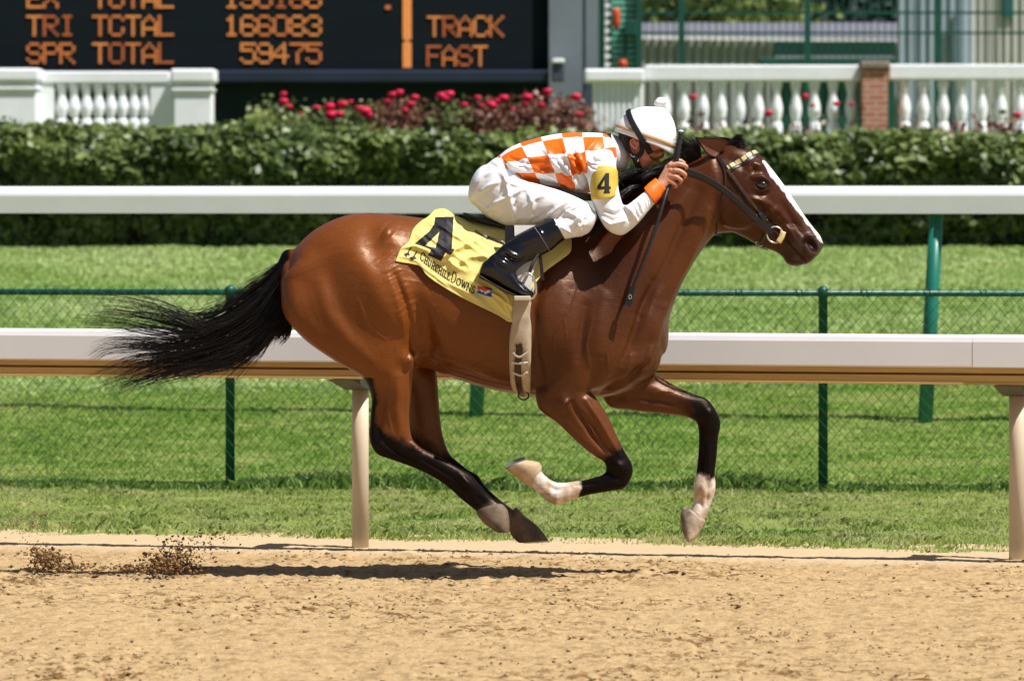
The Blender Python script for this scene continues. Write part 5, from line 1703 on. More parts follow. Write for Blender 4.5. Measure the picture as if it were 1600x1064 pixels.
# baseline of the words across the cloth
base = spline([(655, 405), (672, 418), (688, 429), (704, 440), (722, 450), (741, 460)], 10)
bd = np.r_[0, np.cumsum(np.hypot(*np.diff(base, axis=0).T))]
upd = np.array([.26, -.97])
word = [('C', 8.2, 13.5), ('H', 6.6, 10.5), ('U', 6.6, 10.5), ('R', 6.6, 10.5), ('C', 6.4, 10.5), ('H', 6.6, 10.5), ('I', 3.6, 10.5), ('L', 5.6, 10.5), ('L', 6.2, 10.5), ('D', 9.6, 16.5), ('O', 8.4, 11.5), ('W', 9.4, 11.5), ('N', 8.0, 11.5), ('S', 6.6, 11.5)]
tot = sum(w for _, w, _ in word)
scl = bd[-1] / tot
pos_ = 0
for ch, w, hgt in word:
    w *= scl
    t0 = pos_ + w * .12
    o = np.array([np.interp(t0, bd, base[:, 0]), np.interp(t0, bd, base[:, 1])])
    t1 = pos_ + w * .92
    xd = np.array([np.interp(t1, bd, base[:, 0]), np.interp(t1, bd, base[:, 1])]) - o
    pos_ += w
    tf = lambda p: tuple(o + xd * p[0] + upd * hgt * p[1])
    lines = [[tf(p) for p in ln] for ln in GL[ch]]
    ser = [[tuple(np.array(tf(p)) - xd / np.linalg.norm(xd) * 1.5), tuple(np.array(tf(p)) + xd / np.linalg.norm(xd) * 1.5)] for p in SER.get(ch, [])]
    def msk(x, y, lines=lines, ser=ser):
        r = np.zeros(len(x), bool)
        for ln in lines: r |= seg_dist(x, y, ln)[0] < .72
        for ln in ser: r |= seg_dist(x, y, ln)[0] < .42
        return r
    allp = np.array([p for ln in lines + ser for p in ln])
    decal('letter_print', msk, (allp[:, 0].min() - 1.5, allp[:, 1].min() - 1.5, allp[:, 0].max() + 1.5, allp[:, 1].max() + 1.5), CB, .0014, M_INK, cloth, .4)
lq = [(745.5, 446), (770, 450), (768.5, 466), (744.5, 458)]
lo_ = decal('badge', lambda x, y: in_poly(x, y, lq), (743, 444, 772, 468), CB, .0012, mat('badge_white', (.7, .7, .7), .6, .3, .05, 20), cloth)
decal('badge_print', lambda x, y: in_poly(x, y, [(746.5, 446.6), (769, 450.3), (768.6, 455), (763, 453), (758, 456), (752, 452.5), (746, 453)]), (743, 444, 772, 468), CB, .0020, mat('badge_red', (.62, .07, .03), .6, .3, .1, 20), lo_, .4)
decal('badge_print', lambda x, y: in_poly(x, y, [(745.6, 455), (750, 453.5), (753, 456.5), (756, 456), (758, 460), (763, 458), (766, 456), (768.6, 457), (768, 464.5), (745, 457.6)]), (743, 444, 772, 468), CB, .0020, mat('badge_blue', (.03, .07, .38), .6, .3, .1, 20), lo_, .4)
g = MB(); ribbon(g, [(743, 362), (752, 368), (768, 373), (788, 381)], 3.2, .003, CB, .004); g.build('cord_slot', M_DKL, cloth)

# ---- girth
gc_ = []
for yy in np.linspace(452, 622, 40):
    xl = np.interp(yy, [452, 500, 530, 560, 600, 612, 622], [803, 799, 796, 795.5, 798, 803, 812])
    xr = np.interp(yy, [452, 500, 560, 600, 622], [831, 829.5, 828.5, 829, 829])
    gc_.append((xl, xr, yy))
V, F_ = [], []
mcol = 9
for xl, xr, yy in gc_:
    for k in range(mcol):
        x = xl + (xr - xl) * k / (mcol - 1)
        c, nn = hit(x, min(yy, 620.5), .008 if 0 < k < mcol - 1 else .003)
        if yy > 505:
            pass
        else:
            c2, n2 = hit(x, yy, .006, CB); c = c2 if c2.y < c.y else c
        V.append(c[:])
nr = len(gc_)
arr = np.array(V).reshape(nr, mcol, 3)
for k in range(4): arr[1:-1] = (arr[:-2] + 2 * arr[1:-1] + arr[2:]) / 4
far_ = arr[::-1].copy(); far_[:, :, 1] *= -1
arr = np.concatenate([arr, far_[1:] if False else far_])
nr = len(arr)
I = np.arange(nr * mcol).reshape(nr, mcol)
Qg = np.stack([I[:-1, :-1], I[1:, :-1], I[1:, 1:], I[:-1, 1:]], -1).reshape(-1, 4)
gt = empty('girth', P(812, 560, -.27))
tag(gt, 'cream girth strap with brown leather buckled around the horse belly', 'girth')
go = fast_mesh('strap', arr.reshape(-1, 3), Qg, M_CREAM, gt)
md_ = go.modifiers.new('thick', 'SOLIDIFY'); md_.thickness = .004; md_.offset = 0
GB = BVHTree.FromPolygons([tuple(v) for v in arr.reshape(-1, 3)], [tuple(int(i) for i in q) for q in Qg])
g = MB(); ribbon(g, [(810, 537), (812, 545), (810, 560), (809, 580), (811, 600), (815, 616)], 10.5, .005, GB, .005); g.build('leather_strap', M_BRNL, gt)
g = MB(); ribbon(g, [(802, 549), (806, 554), (813, 556), (820, 552), (824, 548)], 3.2, .004, GB, .011); ribbon(g, [(800, 564), (812, 566), (824, 565)], 3.2, .004, GB, .011); ribbon(g, [(801, 579), (808, 582), (815, 584), (824, 579)], 3.0, .004, GB, .011)
g.build('keeper', mat('pale_keeper', (.62, .56, .47), .6, .3, .1, 20), gt)
g = MB(); ring_px(g, (818, 618), 6.5, -.10, .0035, 20, 1.25); g.build('buckle', M_DKL, gt)

# ---- racing saddle
sd_ = empty('saddle', P(780, 350, 0))
tag(sd_, 'small black racing saddle under the jockey with steel stirrups', 'saddle')
rows = [(724, 332, 726, 337, .05), (735, 334, 738, 344, .085), (752, 338, 756, 352, .105), (772, 343, 778, 358, .115), (795, 348, 800, 366, .115), (830, 352, 834, 372, .11), (862, 353, 866, 376, .10), (884, 356, 886, 374, .07)]
geo_obj('seat', loft(rows, 28, 5, .6, .6), M_BLKL, sd_)
for s in (-1, 1):
    g = MB()
    V = []
    pl = [(789, 352), (803, 352), (804, 376), (801, 388), (789, 385)]
    for dd in (0, 1):
        for (x, y) in pl:
            Yb = -.232 - (y - 352) * .0007 - .006 * dd
            q = P(x, y, Yb); V.append((q.x, q.y * (1 if s < 0 else -1), q.z))
    n_ = len(pl)
    g.add(V, [tuple(range(n_)), tuple(range(2 * n_ - 1, n_ - 1, -1))] + [(i, (i + 1) % n_, n_ + (i + 1) % n_, n_ + i) for i in range(n_)])
    g.build('flap', M_BLKL, sd_)
    g = MB(); V = []
    pl = [(803.5, 352), (838, 352), (842, 400), (832, 430), (829, 470), (803, 470), (806, 420)]
    for dd in (0, 1):
        for (x, y) in pl:
            Yb = -.240 - (min(y, 470) - 352) * .00060 - .006 * dd
            q = P(x, y, Yb); V.append((q.x, q.y * (1 if s < 0 else -1), q.z))
    n_ = len(pl)
    g.add(V, [tuple(range(n_)), tuple(range(2 * n_ - 1, n_ - 1, -1))] + [(i, (i + 1) % n_, n_ + (i + 1) % n_, n_ + i) for i in range(n_)])
    g.build('girth_pad', M_WPAD, sd_)
    Ys = -.335
    g = MB()
    pts = [P(x, y, Ys) for x, y in [(828, 428), (834, 434), (838, 446), (838, 458), (834, 466), (828, 467)]]
    pts = [P(x, y, Ys) for x, y in [(812, 437), (818, 430), (826, 427), (833, 432), (837, 445), (837.5, 458), (833, 466), (826, 467)]]
    g.tube([Vector((p.x, p.y * (-s), p.z)) for p in [Vector(q) for q in pts]], .0062, 10)
    st_ = g.build('stirrup', M_STEEL, sd_, True)
    g = MB()
    a_, b_ = P(803, 466, Ys), P(829, 466, Ys)
    c_ = (a_ + b_) / 2; c_.y *= -s
    g.box(c_ + Vector((0, .0 * s, 0)), (b_.x - a_.x, .075, .020), bev=.004)
    g.build('tread', mat('pale_tread', (.55, .47, .35), .55, .3, .1, 20), st_)
    g = MB()
    ribbon(g, [(846, 388, -.30), (838, 402, -.315), (831, 415, -.33), (827, 428, -.335)], 5, .003)
    ribbon(g, [(842, 386, -.29), (845, 410, -.300), (848, 438, -.305)], 5.5, .003)
    if s > 0: g.v = [(v[0], -v[1], v[2]) for v in g.v]
    g.build('stirrup_leather', M_DKL, sd_)

# ---- bridle
br_ = empty('bridle', P(1140, 262, 0))
tag(br_, 'dark leather bridle with a gold and green browband on the horse head', 'bridle')
# patterned browband
m, nt, b = new_mat('browband_gold')
tc = N(nt, 'ShaderNodeTexCoord'); mp = N(nt, 'ShaderNodeMapping'); mp.inputs['Rotation'].default_value = (0, R(32), 0)
nt.links.new(tc.outputs['Object'], mp.inputs[0])
wv = N(nt, 'ShaderNodeTexWave'); wv.wave_type = 'BANDS'; wv.bands_direction = 'X'; wv.inputs['Scale'].default_value = 11; wv.inputs['Distortion'].default_value = 1.5
nt.links.new(mp.outputs[0], wv.inputs[0])
cr = N(nt, 'ShaderNodeValToRGB'); cr.color_ramp.interpolation = 'CONSTANT'
cr.color_ramp.elements[0].color = (.02, .09, .05, 1); cr.color_ramp.elements[1].color = (.62, .45, .19, 1); cr.color_ramp.elements[1].position = .22
nt.links.new(wv.outputs[0], cr.inputs[0]); nt.links.new(cr.outputs[0], b.inputs['Base Color']); b.inputs['Roughness'].default_value = .4
M_GOLD = m
g = MB(); ribbon(g, [(1137, 263), (1148, 257), (1160, 250), (1172, 242), (1182, 238), (1187, 237)], 8.0, .004, None, .005); g.build('browband', M_GOLD, br_)
g = MB(); ribbon(g, [(1137, 266), (1150, 259.5), (1162, 253), (1174, 246), (1184, 241)], 9.5, .002, None, .003); g.build('browband_backing', M_DKL, br_)
g = MB(); ribbon(g, [(1121, 242), (1128, 254), (1136, 266)], 7, .003, None, .004); g.build('crownpiece', M_DKL, br_)
g = MB(); ribbon(g, [(1136, 266), (1148, 281), (1160, 298), (1172, 314), (1184, 329), (1195, 343), (1204, 356)], 5.0, .003, None, .004); g.build('cheekpiece', mat('worn_cheek_strap', (.060, .032, .018), .4, .45, .3, 25), br_)
g = MB(); ribbon(g, [(1123, 246), (1131, 262), (1134, 278), (1132, 300), (1128, 322), (1122, 348), (1119, 366)], 3.2, .003, None, .004); g.build('throatlatch', M_BRNL, br_)
g = MB(); ribbon(g, [(1176, 340), (1188, 350), (1200, 357), (1208, 362)], 12, .004, None, .006); ribbon(g, [(1186, 334), (1196, 346), (1206, 358)], 9, .004, None, .007); g.build('rein_billet', M_BLKL, br_)
g = MB(); ribbon(g, [(1198, 360), (1194, 372), (1190, 382), (1192, 392), (1198, 396)], 7, .003, None, .004); g.build('chin_strap', M_BLKL, br_)
def hy(px, py, off):
    return hit(px, py, off)[0].y
g = MB(); ring_px(g, (1211, 367), 12.5, min(hy(1211 + 13 * math.cos(k_), 367 + 13 * math.sin(k_), .006) for k_ in range(7)), .0038, 30); ringo = g.build('bit_ring', M_STEEL, br_, True)
ringo.data.materials[0] = mat('bit_ring_brass', (.60, .56, .48), .25, .5, .1, 20, metal=.5)
c_ = Vector((0, min(hy(1211 + 13 * math.cos(k_), 367 + 13 * math.sin(k_), .006) for k_ in range(7)), 0))
g = MB(); ribbon(g, [(1216, 379, c_.y - .008), (1221, 371, c_.y - .008), (1224, 362, c_.y - .006)], 9, .008, n=4); g.build('bit_guard', mat('yellow_rubber', (.70, .55, .24), .5, .4, .1, 20), br_, True)
for (x, y, r) in ((1195, 341, 4.2), (1186, 381, 5.5)):
    yy = hy(x, y, .009)
    g = MB(); g.tube([P(x + r * a, y + r * .8 * b2, yy) for a, b2 in ((-1, -.6), (.7, -1), (1, .6), (-.7, 1), (-1, -.6))], .0022, 6); g.build('buckle', M_STEEL, br_)
g = MB()
for (x, y) in ((1177, 340), (1189, 351)):
    c, nn = hit(x, y, .012); V, Q_, T_, _ = ball(c, .005, 8); g.add(V, T_.tolist())
g.build('stud', M_STEEL, br_, True)
rn = empty('reins', P(1100, 277, -.14))
tag(rn, 'dark leather rein running from the jockey hand to the bit', 'reins')
def rein_pts(pl):
    o = []
    for x, y, Y in pl:
        Y = min(Y, hy(x, y, .008)) if x > 1075 else Y
        o.append((x, y, Y))
    return o
g = MB(); ribbon(g, rein_pts([(1056, 266, -.155), (1066, 267, -.155), (1080, 270, -.15), (1098, 277, -.145), (1118, 288, -.14), (1140, 304, -.135), (1160, 322, -.13), (1180, 341, -.125), (1192, 353, -.115), (1203, 363, -.10)]), 10, .004, n=5); g.build('near_rein', M_BLKL, rn)
g = MB(); ribbon(g, rein_pts([(1066, 272, -.150), (1098, 282, -.140), (1118, 293, -.135), (1140, 309, -.130), (1160, 327, -.125), (1180, 346, -.12)]), 3, .003, n=5); g.build('rein_edge', M_BRNL, rn)
g = MB(); ribbon(g, [(1056, 266, .15), (1098, 277, .145), (1140, 304, .135), (1180, 341, .12), (1203, 363, .09)], 10, .004, n=5); g.build('far_rein', M_BLKL, rn)
# ================================================================ JOCKEY
M_SKIN = mat('skin', (.50, .235, .145), .48, .4, .12, 24, col2=(.58, .30, .20), bump=.0005, bscale=150)
B = Field((-.25, -.48, 1.15), (.95, .48, 2.15), .0036, 6)
torso = [(780, 252, 806, 280, .13), (815, 232, 850, 288, .15), (846, 223, 878, 292, .16), (879, 217, 904, 295, .17), (910, 217, 922, 290, .17), (935, 218, 946, 275, .14)]
B.add(loft(torso, 24, 4, .4, .5))
B.add(limb([(935, 240, 0, .07), (962, 238, 0, .058), (985, 228, 0, .058)]), .02)
headr = [(975, 190, 1048, 200, .060), (971, 206, 1049, 218, .074), (974, 222, 1039, 233, .074), (982, 238, 1027, 243, .068), (990, 250, 1019, 254, .058), (996, 260, 1013, 262, .044), (1000, 267, 1008, 266, .030)]
B.add(loft(headr, 28, 5, .5, .5), .012)
B.add(limb([(1030, 232, 0, .012), (1028, 243, 0, .012), (1026, 252, 0, .0155)], 12), .008)        # nose
B.add(ball(P(1022, 253, -.012), .009, 12), .006); B.add(ball(P(1022, 253, .012), .009, 12), .006)
B.add(limb([(1015.5, 257, -.022, .006), (1018, 257.5, 0, .008), (1015.5, 257, .022, .006)], 10), .005)   # lips
B.add(limb([(1011.5, 261, -.018, .006), (1014, 261.5, 0, .0085), (1011.5, 261, .018, .006)], 10), .005)
B.add(ball(P(1006, 265, 0), (.021, .024, .017), 12), .012)                                             # chin
for s in (-1, 1):
    B.add(ball(P(1015, 247, s * .045), (.020, .016, .016), 12), .012)                                  # cheekbone
    # ear: rim and lobe
    B.add(limb([(985, 228, s * .078, .004), (985, 221, s * .083, .0048), (991, 217, s * .086, .005), (997, 219, s * .083, .0048), (998, 226, s * .080, .0045), (994, 233, s * .078, .005)], 8), .004)
    B.add(ball(P(991, 226, s * .073), (.018, .010, .022), 12), .005)
    # far and near legs under the clothes
    B.add(limb([(775, 300, s * .09, .085), (840, 322, s * .155, .068), (905, 340, s * .23, .050), (872, 356, s * .25, .045), (825, 385, s * .275, .038), (785, 412, s * .295, .030)], 16), .02)
    B.add(limb([(785, 414, s * .295, .026), (800, 438, s * .298, .022), (822, 455, s * .30, .016)], 12), .012)
# near arm and hand
def arm(s, hx=0, hy_=0):
    B.add(limb([(930, 245, s * .135, .040), (940, 270, s * .195, .036), (948, 310, s * .222, .034), (964, 342, s * .232, .030), (986, 338, s * .226, .028), (1014, 309, s * .196, .0235), (1034, 288, s * .165, .0215)], 16), .02)
arm(-1); arm(1)
for s in (-1, 1):
    B.add(loft([(1028, 280, 1040, 295, .017, s * .165), (1036, 266, 1048, 290, .018, s * .162), (1043, 257, 1053, 287, .0175, s * .160), (1049, 254.5, 1055, 284, .014, s * .160)], 18, 4, .3, .5), .010)
    fing = [[(1047, 259, .168, .0100), (1060, 256.5, .172, .0095), (1071.5, 260, .165, .0090), (1070, 265.5, .142, .0080), (1060, 266, .132, .0075)],
            [(1047.5, 266.5, .170, .0104), (1060, 267, .178, .0098), (1070, 273, .170, .0092), (1067.5, 278, .146, .0082), (1058, 276, .134, .0076)],
            [(1046, 274.5, .170, .0102), (1056, 276.5, .177, .0095), (1064, 282, .170, .0088), (1061, 286, .148, .0080), (1053, 283, .136, .0074)],
            [(1043.5, 282, .168, .0092), (1050.5, 285.5, .173, .0085), (1056.5, 290, .166, .0078), (1054, 292.5, .148, .0070), (1048, 289, .138, .0066)]]
    for f_ in fing:
        B.add(limb([(x, y, s * Y, r * 1.13) for x, y, Y, r in f_], 12, 5), .0045)
    B.add(limb([(1042, 262, s * .150, .0115), (1052, 254, s * .140, .0105), (1062, 251.5, s * .134, .0095), (1069, 255, s * .132, .0080)], 12, 5), .005)
BV, BQ = B.mesh()
BV = smooth_v(BV, BQ, 2, .5)
stb = [([(1049, 262), (1056, 262)], 1.6, -.0012, 0), ([(1052, 258), (1056, 270)], 1.5, .0008), ([(1040, 285), (1046, 270), (1049, 262)], 1.0, .0012), ([(1036, 282), (1042, 268), (1047, 260)], 1.0, .0010), ([(990, 222), (993, 228)], 2.4, -.005), ([(1019, 250), (1012, 254)], 1.6, -.002), ([(1060, 257.5), (1060, 263)], 1.2, -.0014), ([(1062, 270), (1060, 273)], 1.2, -.0012)]
BV = sculpt(BV, BQ, stb)
bpx, bpy_ = toPx(BV)
bc = np.ones((len(BV), 4), np.float32)
face = ((bpx > 966) & (bpy_ < 270) & (bpx < 1034))
red = np.clip(.5 + .5 * fbm(bpx * .12, bpy_ * .12, 5, 3), 0, 1)
skin = np.array([.56, .275, .180]) * (1 - red[:, None] * .35) + np.array([.52, .20, .130]) * red[:, None] * .35
fc = np.array([.62, .26, .17])
skin = np.where(face[:, None], fc * (.9 + .2 * red[:, None]), skin)
lip = np.exp(-(seg_dist(bpx, bpy_, [(1017, 258), (1012, 261)])[0] / 2.4) ** 2)[:, None] * face[:, None]
skin = skin * (1 - lip * .6) + np.array([.36, .09, .075]) * lip * .6
hairm = (sstep(985 - bpx, -2, 4) * (bpx > 964) * (bpy_ < 242) * (bpy_ > 195))[:, None]
bc[:, :3] = skin
m, nt, b = new_mat('jockey_skin')
at = N(nt, 'ShaderNodeAttribute'); at.attribute_name = 'tone'
tc = N(nt, 'ShaderNodeTexCoord'); nz = N(nt, 'ShaderNodeTexNoise'); nz.inputs['Scale'].default_value = 60; nz.inputs['Detail'].default_value = 5
nt.links.new(tc.outputs['Object'], nz.inputs[0])
mr = N(nt, 'ShaderNodeMapRange'); mr.inputs[3].default_value = .85; mr.inputs[4].default_value = 1.15; nt.links.new(nz.outputs[0], mr.inputs[0])
mm = N(nt, 'ShaderNodeMix', data_type='RGBA', blend_type='MULTIPLY'); mm.inputs[0].default_value = 1
nt.links.new(at.outputs['Color'], mm.inputs[6]); nt.links.new(mr.outputs[0], mm.inputs[7]); nt.links.new(mm.outputs[2], b.inputs['Base Color'])
b.inputs['Roughness'].default_value = .45; b.inputs['Subsurface Weight'].default_value = .08; b.inputs['Subsurface Radius'].default_value = (.01, .004, .002); b.inputs['Subsurface Scale'].default_value = .3
jk = fast_mesh('person', BV, BQ, m, attrs={'tone': ('POINT', 'FLOAT_COLOR', bc)})
tag(jk, 'jockey in orange and white checked silks crouched low over the galloping horse', 'person')
FB = BVHTree.FromPolygons([tuple(v) for v in BV], [tuple(int(i) for i in q) for q in BQ])
M_DHAIR = mat('dark_hair', (.014, .010, .009), .55, .3, .4, 60, bump=.002, bscale=200)
geo_obj('hair', loft([(966, 199, 990, 206, .078), (967, 212, 984, 214, .081), (971, 224, 982, 225, .078), (976, 236, 982, 237, .068)], 22, 4, .3, .4), M_DHAIR, jk)
# nails
M_NAIL = mat('nail', (.60, .36, .29), .3, .5, .05, 20)

# ---- cloth materials
def cloth_mat(name, col, bump=.0008, rough=.55, sheen=.0, spec=.3, fold=0.0):
    return mat(name, col, rough, spec, .03, 7, bump=bump, bscale=70)
M_BREECH = mat('white_breeches', (.83, .84, .87), .52, .35, .025, 5, bump=.0012, bscale=38)
M_SLEEVE = mat('white_silk', (.83, .84, .87), .42, .4, .02, 5, bump=.0008, bscale=60)
M_ORANGE = mat('orange_cuff', (.80, .155, .008), .5, .35, .06, 20, bump=.0008, bscale=120)
M_COLLAR = mat('grey_white_neck_cloth', (.55, .55, .57), .65, .3, .05, 15, bump=.0008, bscale=80)


def folded(geos, lo, hi, vox, k, strokes, name, mt_, parent, it=3, attrs=None):
    f_ = Field(lo, hi, vox, 6)
    for i, g_ in enumerate(geos):
        f_.add(g_, k if i else 0)
    V, Q_ = f_.mesh()
    V = smooth_v(V, Q_, it, .55)
    V = sculpt(V, Q_, [(q[0], q[1], q[2] * .8) + tuple(q[3:]) for q in strokes])
    o = fast_mesh(name, V, Q_, mt_, parent)
    return o, V, Q_


# breeches
def thigh(s):
    t = [(760, 258, 741, 320, .11, -.06), (778, 247, 760, 338, .125, -.075), (797, 258, 788, 352, .112, -.10), (816, 279, 815, 354.5, .098, -.13), (845, 289, 840, 352, .088, -.165), (875, 298, 868, 350, .078, -.20), (900, 308, 887, 358, .068, -.222), (918, 318, 902, 366, .060, -.236), (928, 330, 912, 366, .050, -.24)]
    return loft(sgn(t, -s), 32, 5, .5, .45)
def shin(s):
    t = [(929, 334, 908, 362, .050, -.24), (906, 330, 910, 368, .056, -.245), (884, 336, 898, 371, .056, -.25), (862, 341, 881, 374, .054, -.255)]
    return loft(sgn(t, -s), 28, 5, .4, .1)
pel = loft([(758, 262, 742, 318, .15), (778, 246, 764, 336, .165), (800, 256, 790, 340, .155), (815, 268, 812, 330, .13)], 32, 5, .45, .3)
fs = [([(779, 262), (792, 290), (800, 320), (806, 345)], 4, .007, -1), ([(760, 330), (772, 318), (800, 305), (820, 296)], 3, .006, -1), ([(752, 300), (765, 290), (782, 284)], 3, .005, -1), ([(748, 285), (756, 276), (770, 268)], 2.5, .004, -1),
      ([(805, 318), (815, 300), (820, 296)], 2, .006, -1), ([(815, 330), (835, 312), (860, 302)], 3, .005, -1), ([(850, 340), (868, 330), (882, 318), (893, 312)], 3, .007, -1), ([(832, 346), (850, 334), (862, 324)], 2.5, -.004, -1), ([(866, 344), (878, 333), (890, 326)], 2.0, -.007, -1),
      ([(875, 340), (886, 330), (905, 322)], 2, .005, -1), ([(893, 352), (902, 344), (918, 338)], 2.5, .005, -1), ([(898, 360), (904, 352), (915, 350)], 2, .005, -1), ([(905, 366), (908, 358), (900, 345)], 2.2, .006, -1), ([(884, 330), (900, 338), (912, 350)], 3, .006, -1), ([(770, 330), (790, 340), (815, 344)], 4, -.003, -1),
      ([(790, 264), (798, 276), (806, 284)], 3, -.006, -1), ([(783, 268), (790, 285), (812, 292)], 2.2, .005, -1), ([(878, 356), (890, 362), (897, 368)], 2, .004, -1), ([(765, 255), (778, 262), (786, 274)], 2.4, -.004, -1), ([(742, 312), (756, 322), (775, 330)], 3, .004, -1), ([(825, 300), (833, 318), (830, 338)], 3.5, .005, -1), ([(800, 345), (822, 338), (845, 338)], 3, .004, -1)]
rw = random.Random(12)
for k in range(24):
    x0, y0 = rw.uniform(755, 900), rw.uniform(285, 350)
    L_ = rw.uniform(8, 22); a_ = rw.uniform(-.9, -.2)
    fs.append(([(x0, y0), (x0 + L_ * .5, y0 + L_ * .5 * a_ + rw.uniform(-2, 2)), (x0 + L_, y0 + L_ * a_)], rw.uniform(1.4, 2.8), rw.uniform(-.0012, .0014), -1))
br2, BrV, BrQ = folded([pel, thigh(-1), thigh(1), shin(-1), shin(1)], (-.25, -.36, 1.40), (.48, .36, 1.92), .0042, .018, fs, 'breeches', M_BREECH, jk, 3)
RB2 = BVHTree.FromPolygons([tuple(v) for v in BrV], [tuple(int(i) for i in q) for q in BrQ])

# silks: own loft with check coordinates
trs = [(771, 249, 800, 286, .150), (780.7, 242.5, 809, 286, .160), (794, 232.5, 826, 290, .168), (814.8, 223, 849, 295, .175), (846.8, 214, 880, 301, .183), (878.9, 208.5, 904, 305, .192), (909.9, 207.5, 924, 300, .198), (934, 208, 944, 288, .188), (950, 210.5, 958, 272, .140), (960, 215, 966, 262, .085)]
a = spline([list(r) for r in trs], 9)
n = 96
th = np.linspace(0, 2 * np.pi, n, endpoint=False)
V, cu, cv = [], [], []
for r in a:
    cc_ = (r[0:2] + r[2:4]) / 2; hh = (r[0:2] - r[2:4]) / 2
    co, si = np.cos(th), np.sin(th)
    Y = r[4] * np.sign(si) * np.abs(si) ** .92
    px = cc_[0] + hh[0] * co; py = cc_[1] + hh[1] * co
    V.append(np.stack([px, py, Y], -1))
    cu.append(np.full(n, (r[0] - 780.7) / 32.2)); ang = np.degrees(np.where(th > np.pi, 2 * np.pi - th, th)); cv.append((ang - 32) / 38)
V = np.array(V); m_ = len(a)
px, py, Y = V[:, :, 0].ravel(), V[:, :, 1].ravel(), V[:, :, 2].ravel()
W = PA(px, py, Y)
i = np.arange(m_ - 1)[:, None] * n; k = np.arange(n)[None]; k2 = (k + 1) % n
Qs = np.stack([i + k, i + k2, i + n + k2, i + n + k], -1).reshape(-1, 4)[:, ::-1]
# orientation check: outward normals
nn_ = normals(W, Qs)
if ((W - W.mean(0)) * nn_).sum(1).mean() < 0:
    Qs = Qs[:, ::-1]
ss = [([(790, 252), (806, 262), (826, 268)], 2.2, .004, -1), ([(796, 246), (820, 256), (830, 254)], 2, -.003, -1), ([(800, 262), (815, 258), (828, 252)], 1.6, .003, -1), ([(830, 250), (850, 248), (866, 246)], 2, .003, -1), ([(836, 270), (855, 262), (868, 268)], 2.2, -.004, -1), ([(832, 262), (850, 270), (868, 280)], 2, .004, -1),
      ([(862, 252), (880, 268), (900, 280), (908, 292)], 2.2, .007, -1), ([(868, 262), (885, 276), (905, 290)], 1.8, -.005, -1), ([(874, 252), (892, 268), (912, 292)], 2, .007, -1), ([(886, 244), (900, 262), (916, 290)], 2, .007, -1), ([(896, 240), (906, 262), (918, 286)], 1.8, -.006, -1), ([(904, 242), (912, 262), (922, 284)], 2, .006, -1),
      ([(880, 250), (893, 246), (905, 252)], 2, .004, -1), ([(820, 280), (845, 285), (880, 292)], 2.4, -.004, -1), ([(872, 284), (890, 288), (910, 294)], 2, .005, -1), ([(878, 220), (884, 235), (882, 245)], 2, .003, -1), ([(900, 214), (904, 226), (902, 240)], 2, .0025, -1), ([(846, 232), (858, 240), (862, 252)], 2.4, .003, -1), ([(930, 222), (918, 236), (910, 250)], 2.5, .005, -1), ([(800, 270), (806, 280), (815, 286)], 2, .003, -1)]
for k_ in range(26):
    x0, y0 = rw.uniform(800, 915), rw.uniform(225, 292); L_ = rw.uniform(8, 20); a_ = rw.uniform(-.2, 1.1)
    ss.append(([(x0, y0), (x0 + L_ * .5, y0 + L_ * .5 * a_ + rw.uniform(-2, 2)), (x0 + L_, y0 + L_ * a_)], rw.uniform(1.0, 2.0), rw.uniform(-.002, .0024), -1))
W = sculpt(W, Qs, [(q[0], q[1] * 1.1, q[2] * 1.6, q[3]) for q in ss])
m, nt, b = new_mat('checked_silk')
b.inputs['Roughness'].default_value = .42; b.inputs['Specular IOR Level'].default_value = .4
au = N(nt, 'ShaderNodeAttribute'); au.attribute_name = 'cu'; av = N(nt, 'ShaderNodeAttribute'); av.attribute_name = 'cv'
f1 = N(nt, 'ShaderNodeMath', operation='FLOOR'); f2 = N(nt, 'ShaderNodeMath', operation='FLOOR'); ad = N(nt, 'ShaderNodeMath', operation='ADD'); mo = N(nt, 'ShaderNodeMath', operation='FLOORED_MODULO')
nt.links.new(au.outputs['Fac'], f1.inputs[0]); nt.links.new(av.outputs['Fac'], f2.inputs[0]); nt.links.new(f1.outputs[0], ad.inputs[0]); nt.links.new(f2.outputs[0], ad.inputs[1])
nt.links.new(ad.outputs[0], mo.inputs[0]); mo.inputs[1].default_value = 2
mxs = N(nt, 'ShaderNodeMix', data_type='RGBA'); mxs.inputs[6].default_value = (.80, .145, .006, 1); mxs.inputs[7].default_value = (.83, .84, .87, 1)
nt.links.new(mo.outputs[0], mxs.inputs[0]); nt.links.new(mxs.outputs[2], b.inputs['Base Color'])
tc = N(nt, 'ShaderNodeTexCoord'); nz = N(nt, 'ShaderNodeTexNoise'); nz.inputs['Scale'].default_value = 45; nz.inputs['Detail'].default_value = 4
nt.links.new(tc.outputs['Object'], nz.inputs[0]); bp = N(nt, 'ShaderNodeBump'); bp.inputs['Distance'].default_value = .001; bp.inputs['Strength'].default_value = .5
nt.links.new(nz.outputs[0], bp.inputs['Height']); nt.links.new(bp.outputs[0], b.inputs['Normal'])
silk = fast_mesh('silk_jacket', W, Qs, m, jk, attrs={'cu': ('POINT', 'FLOAT', np.array(cu).ravel() + .0008), 'cv': ('POINT', 'FLOAT', np.array(cv).ravel())})
md_ = silk.modifiers.new('thick', 'SOLIDIFY'); md_.thickness = .002; md_.offset = -1

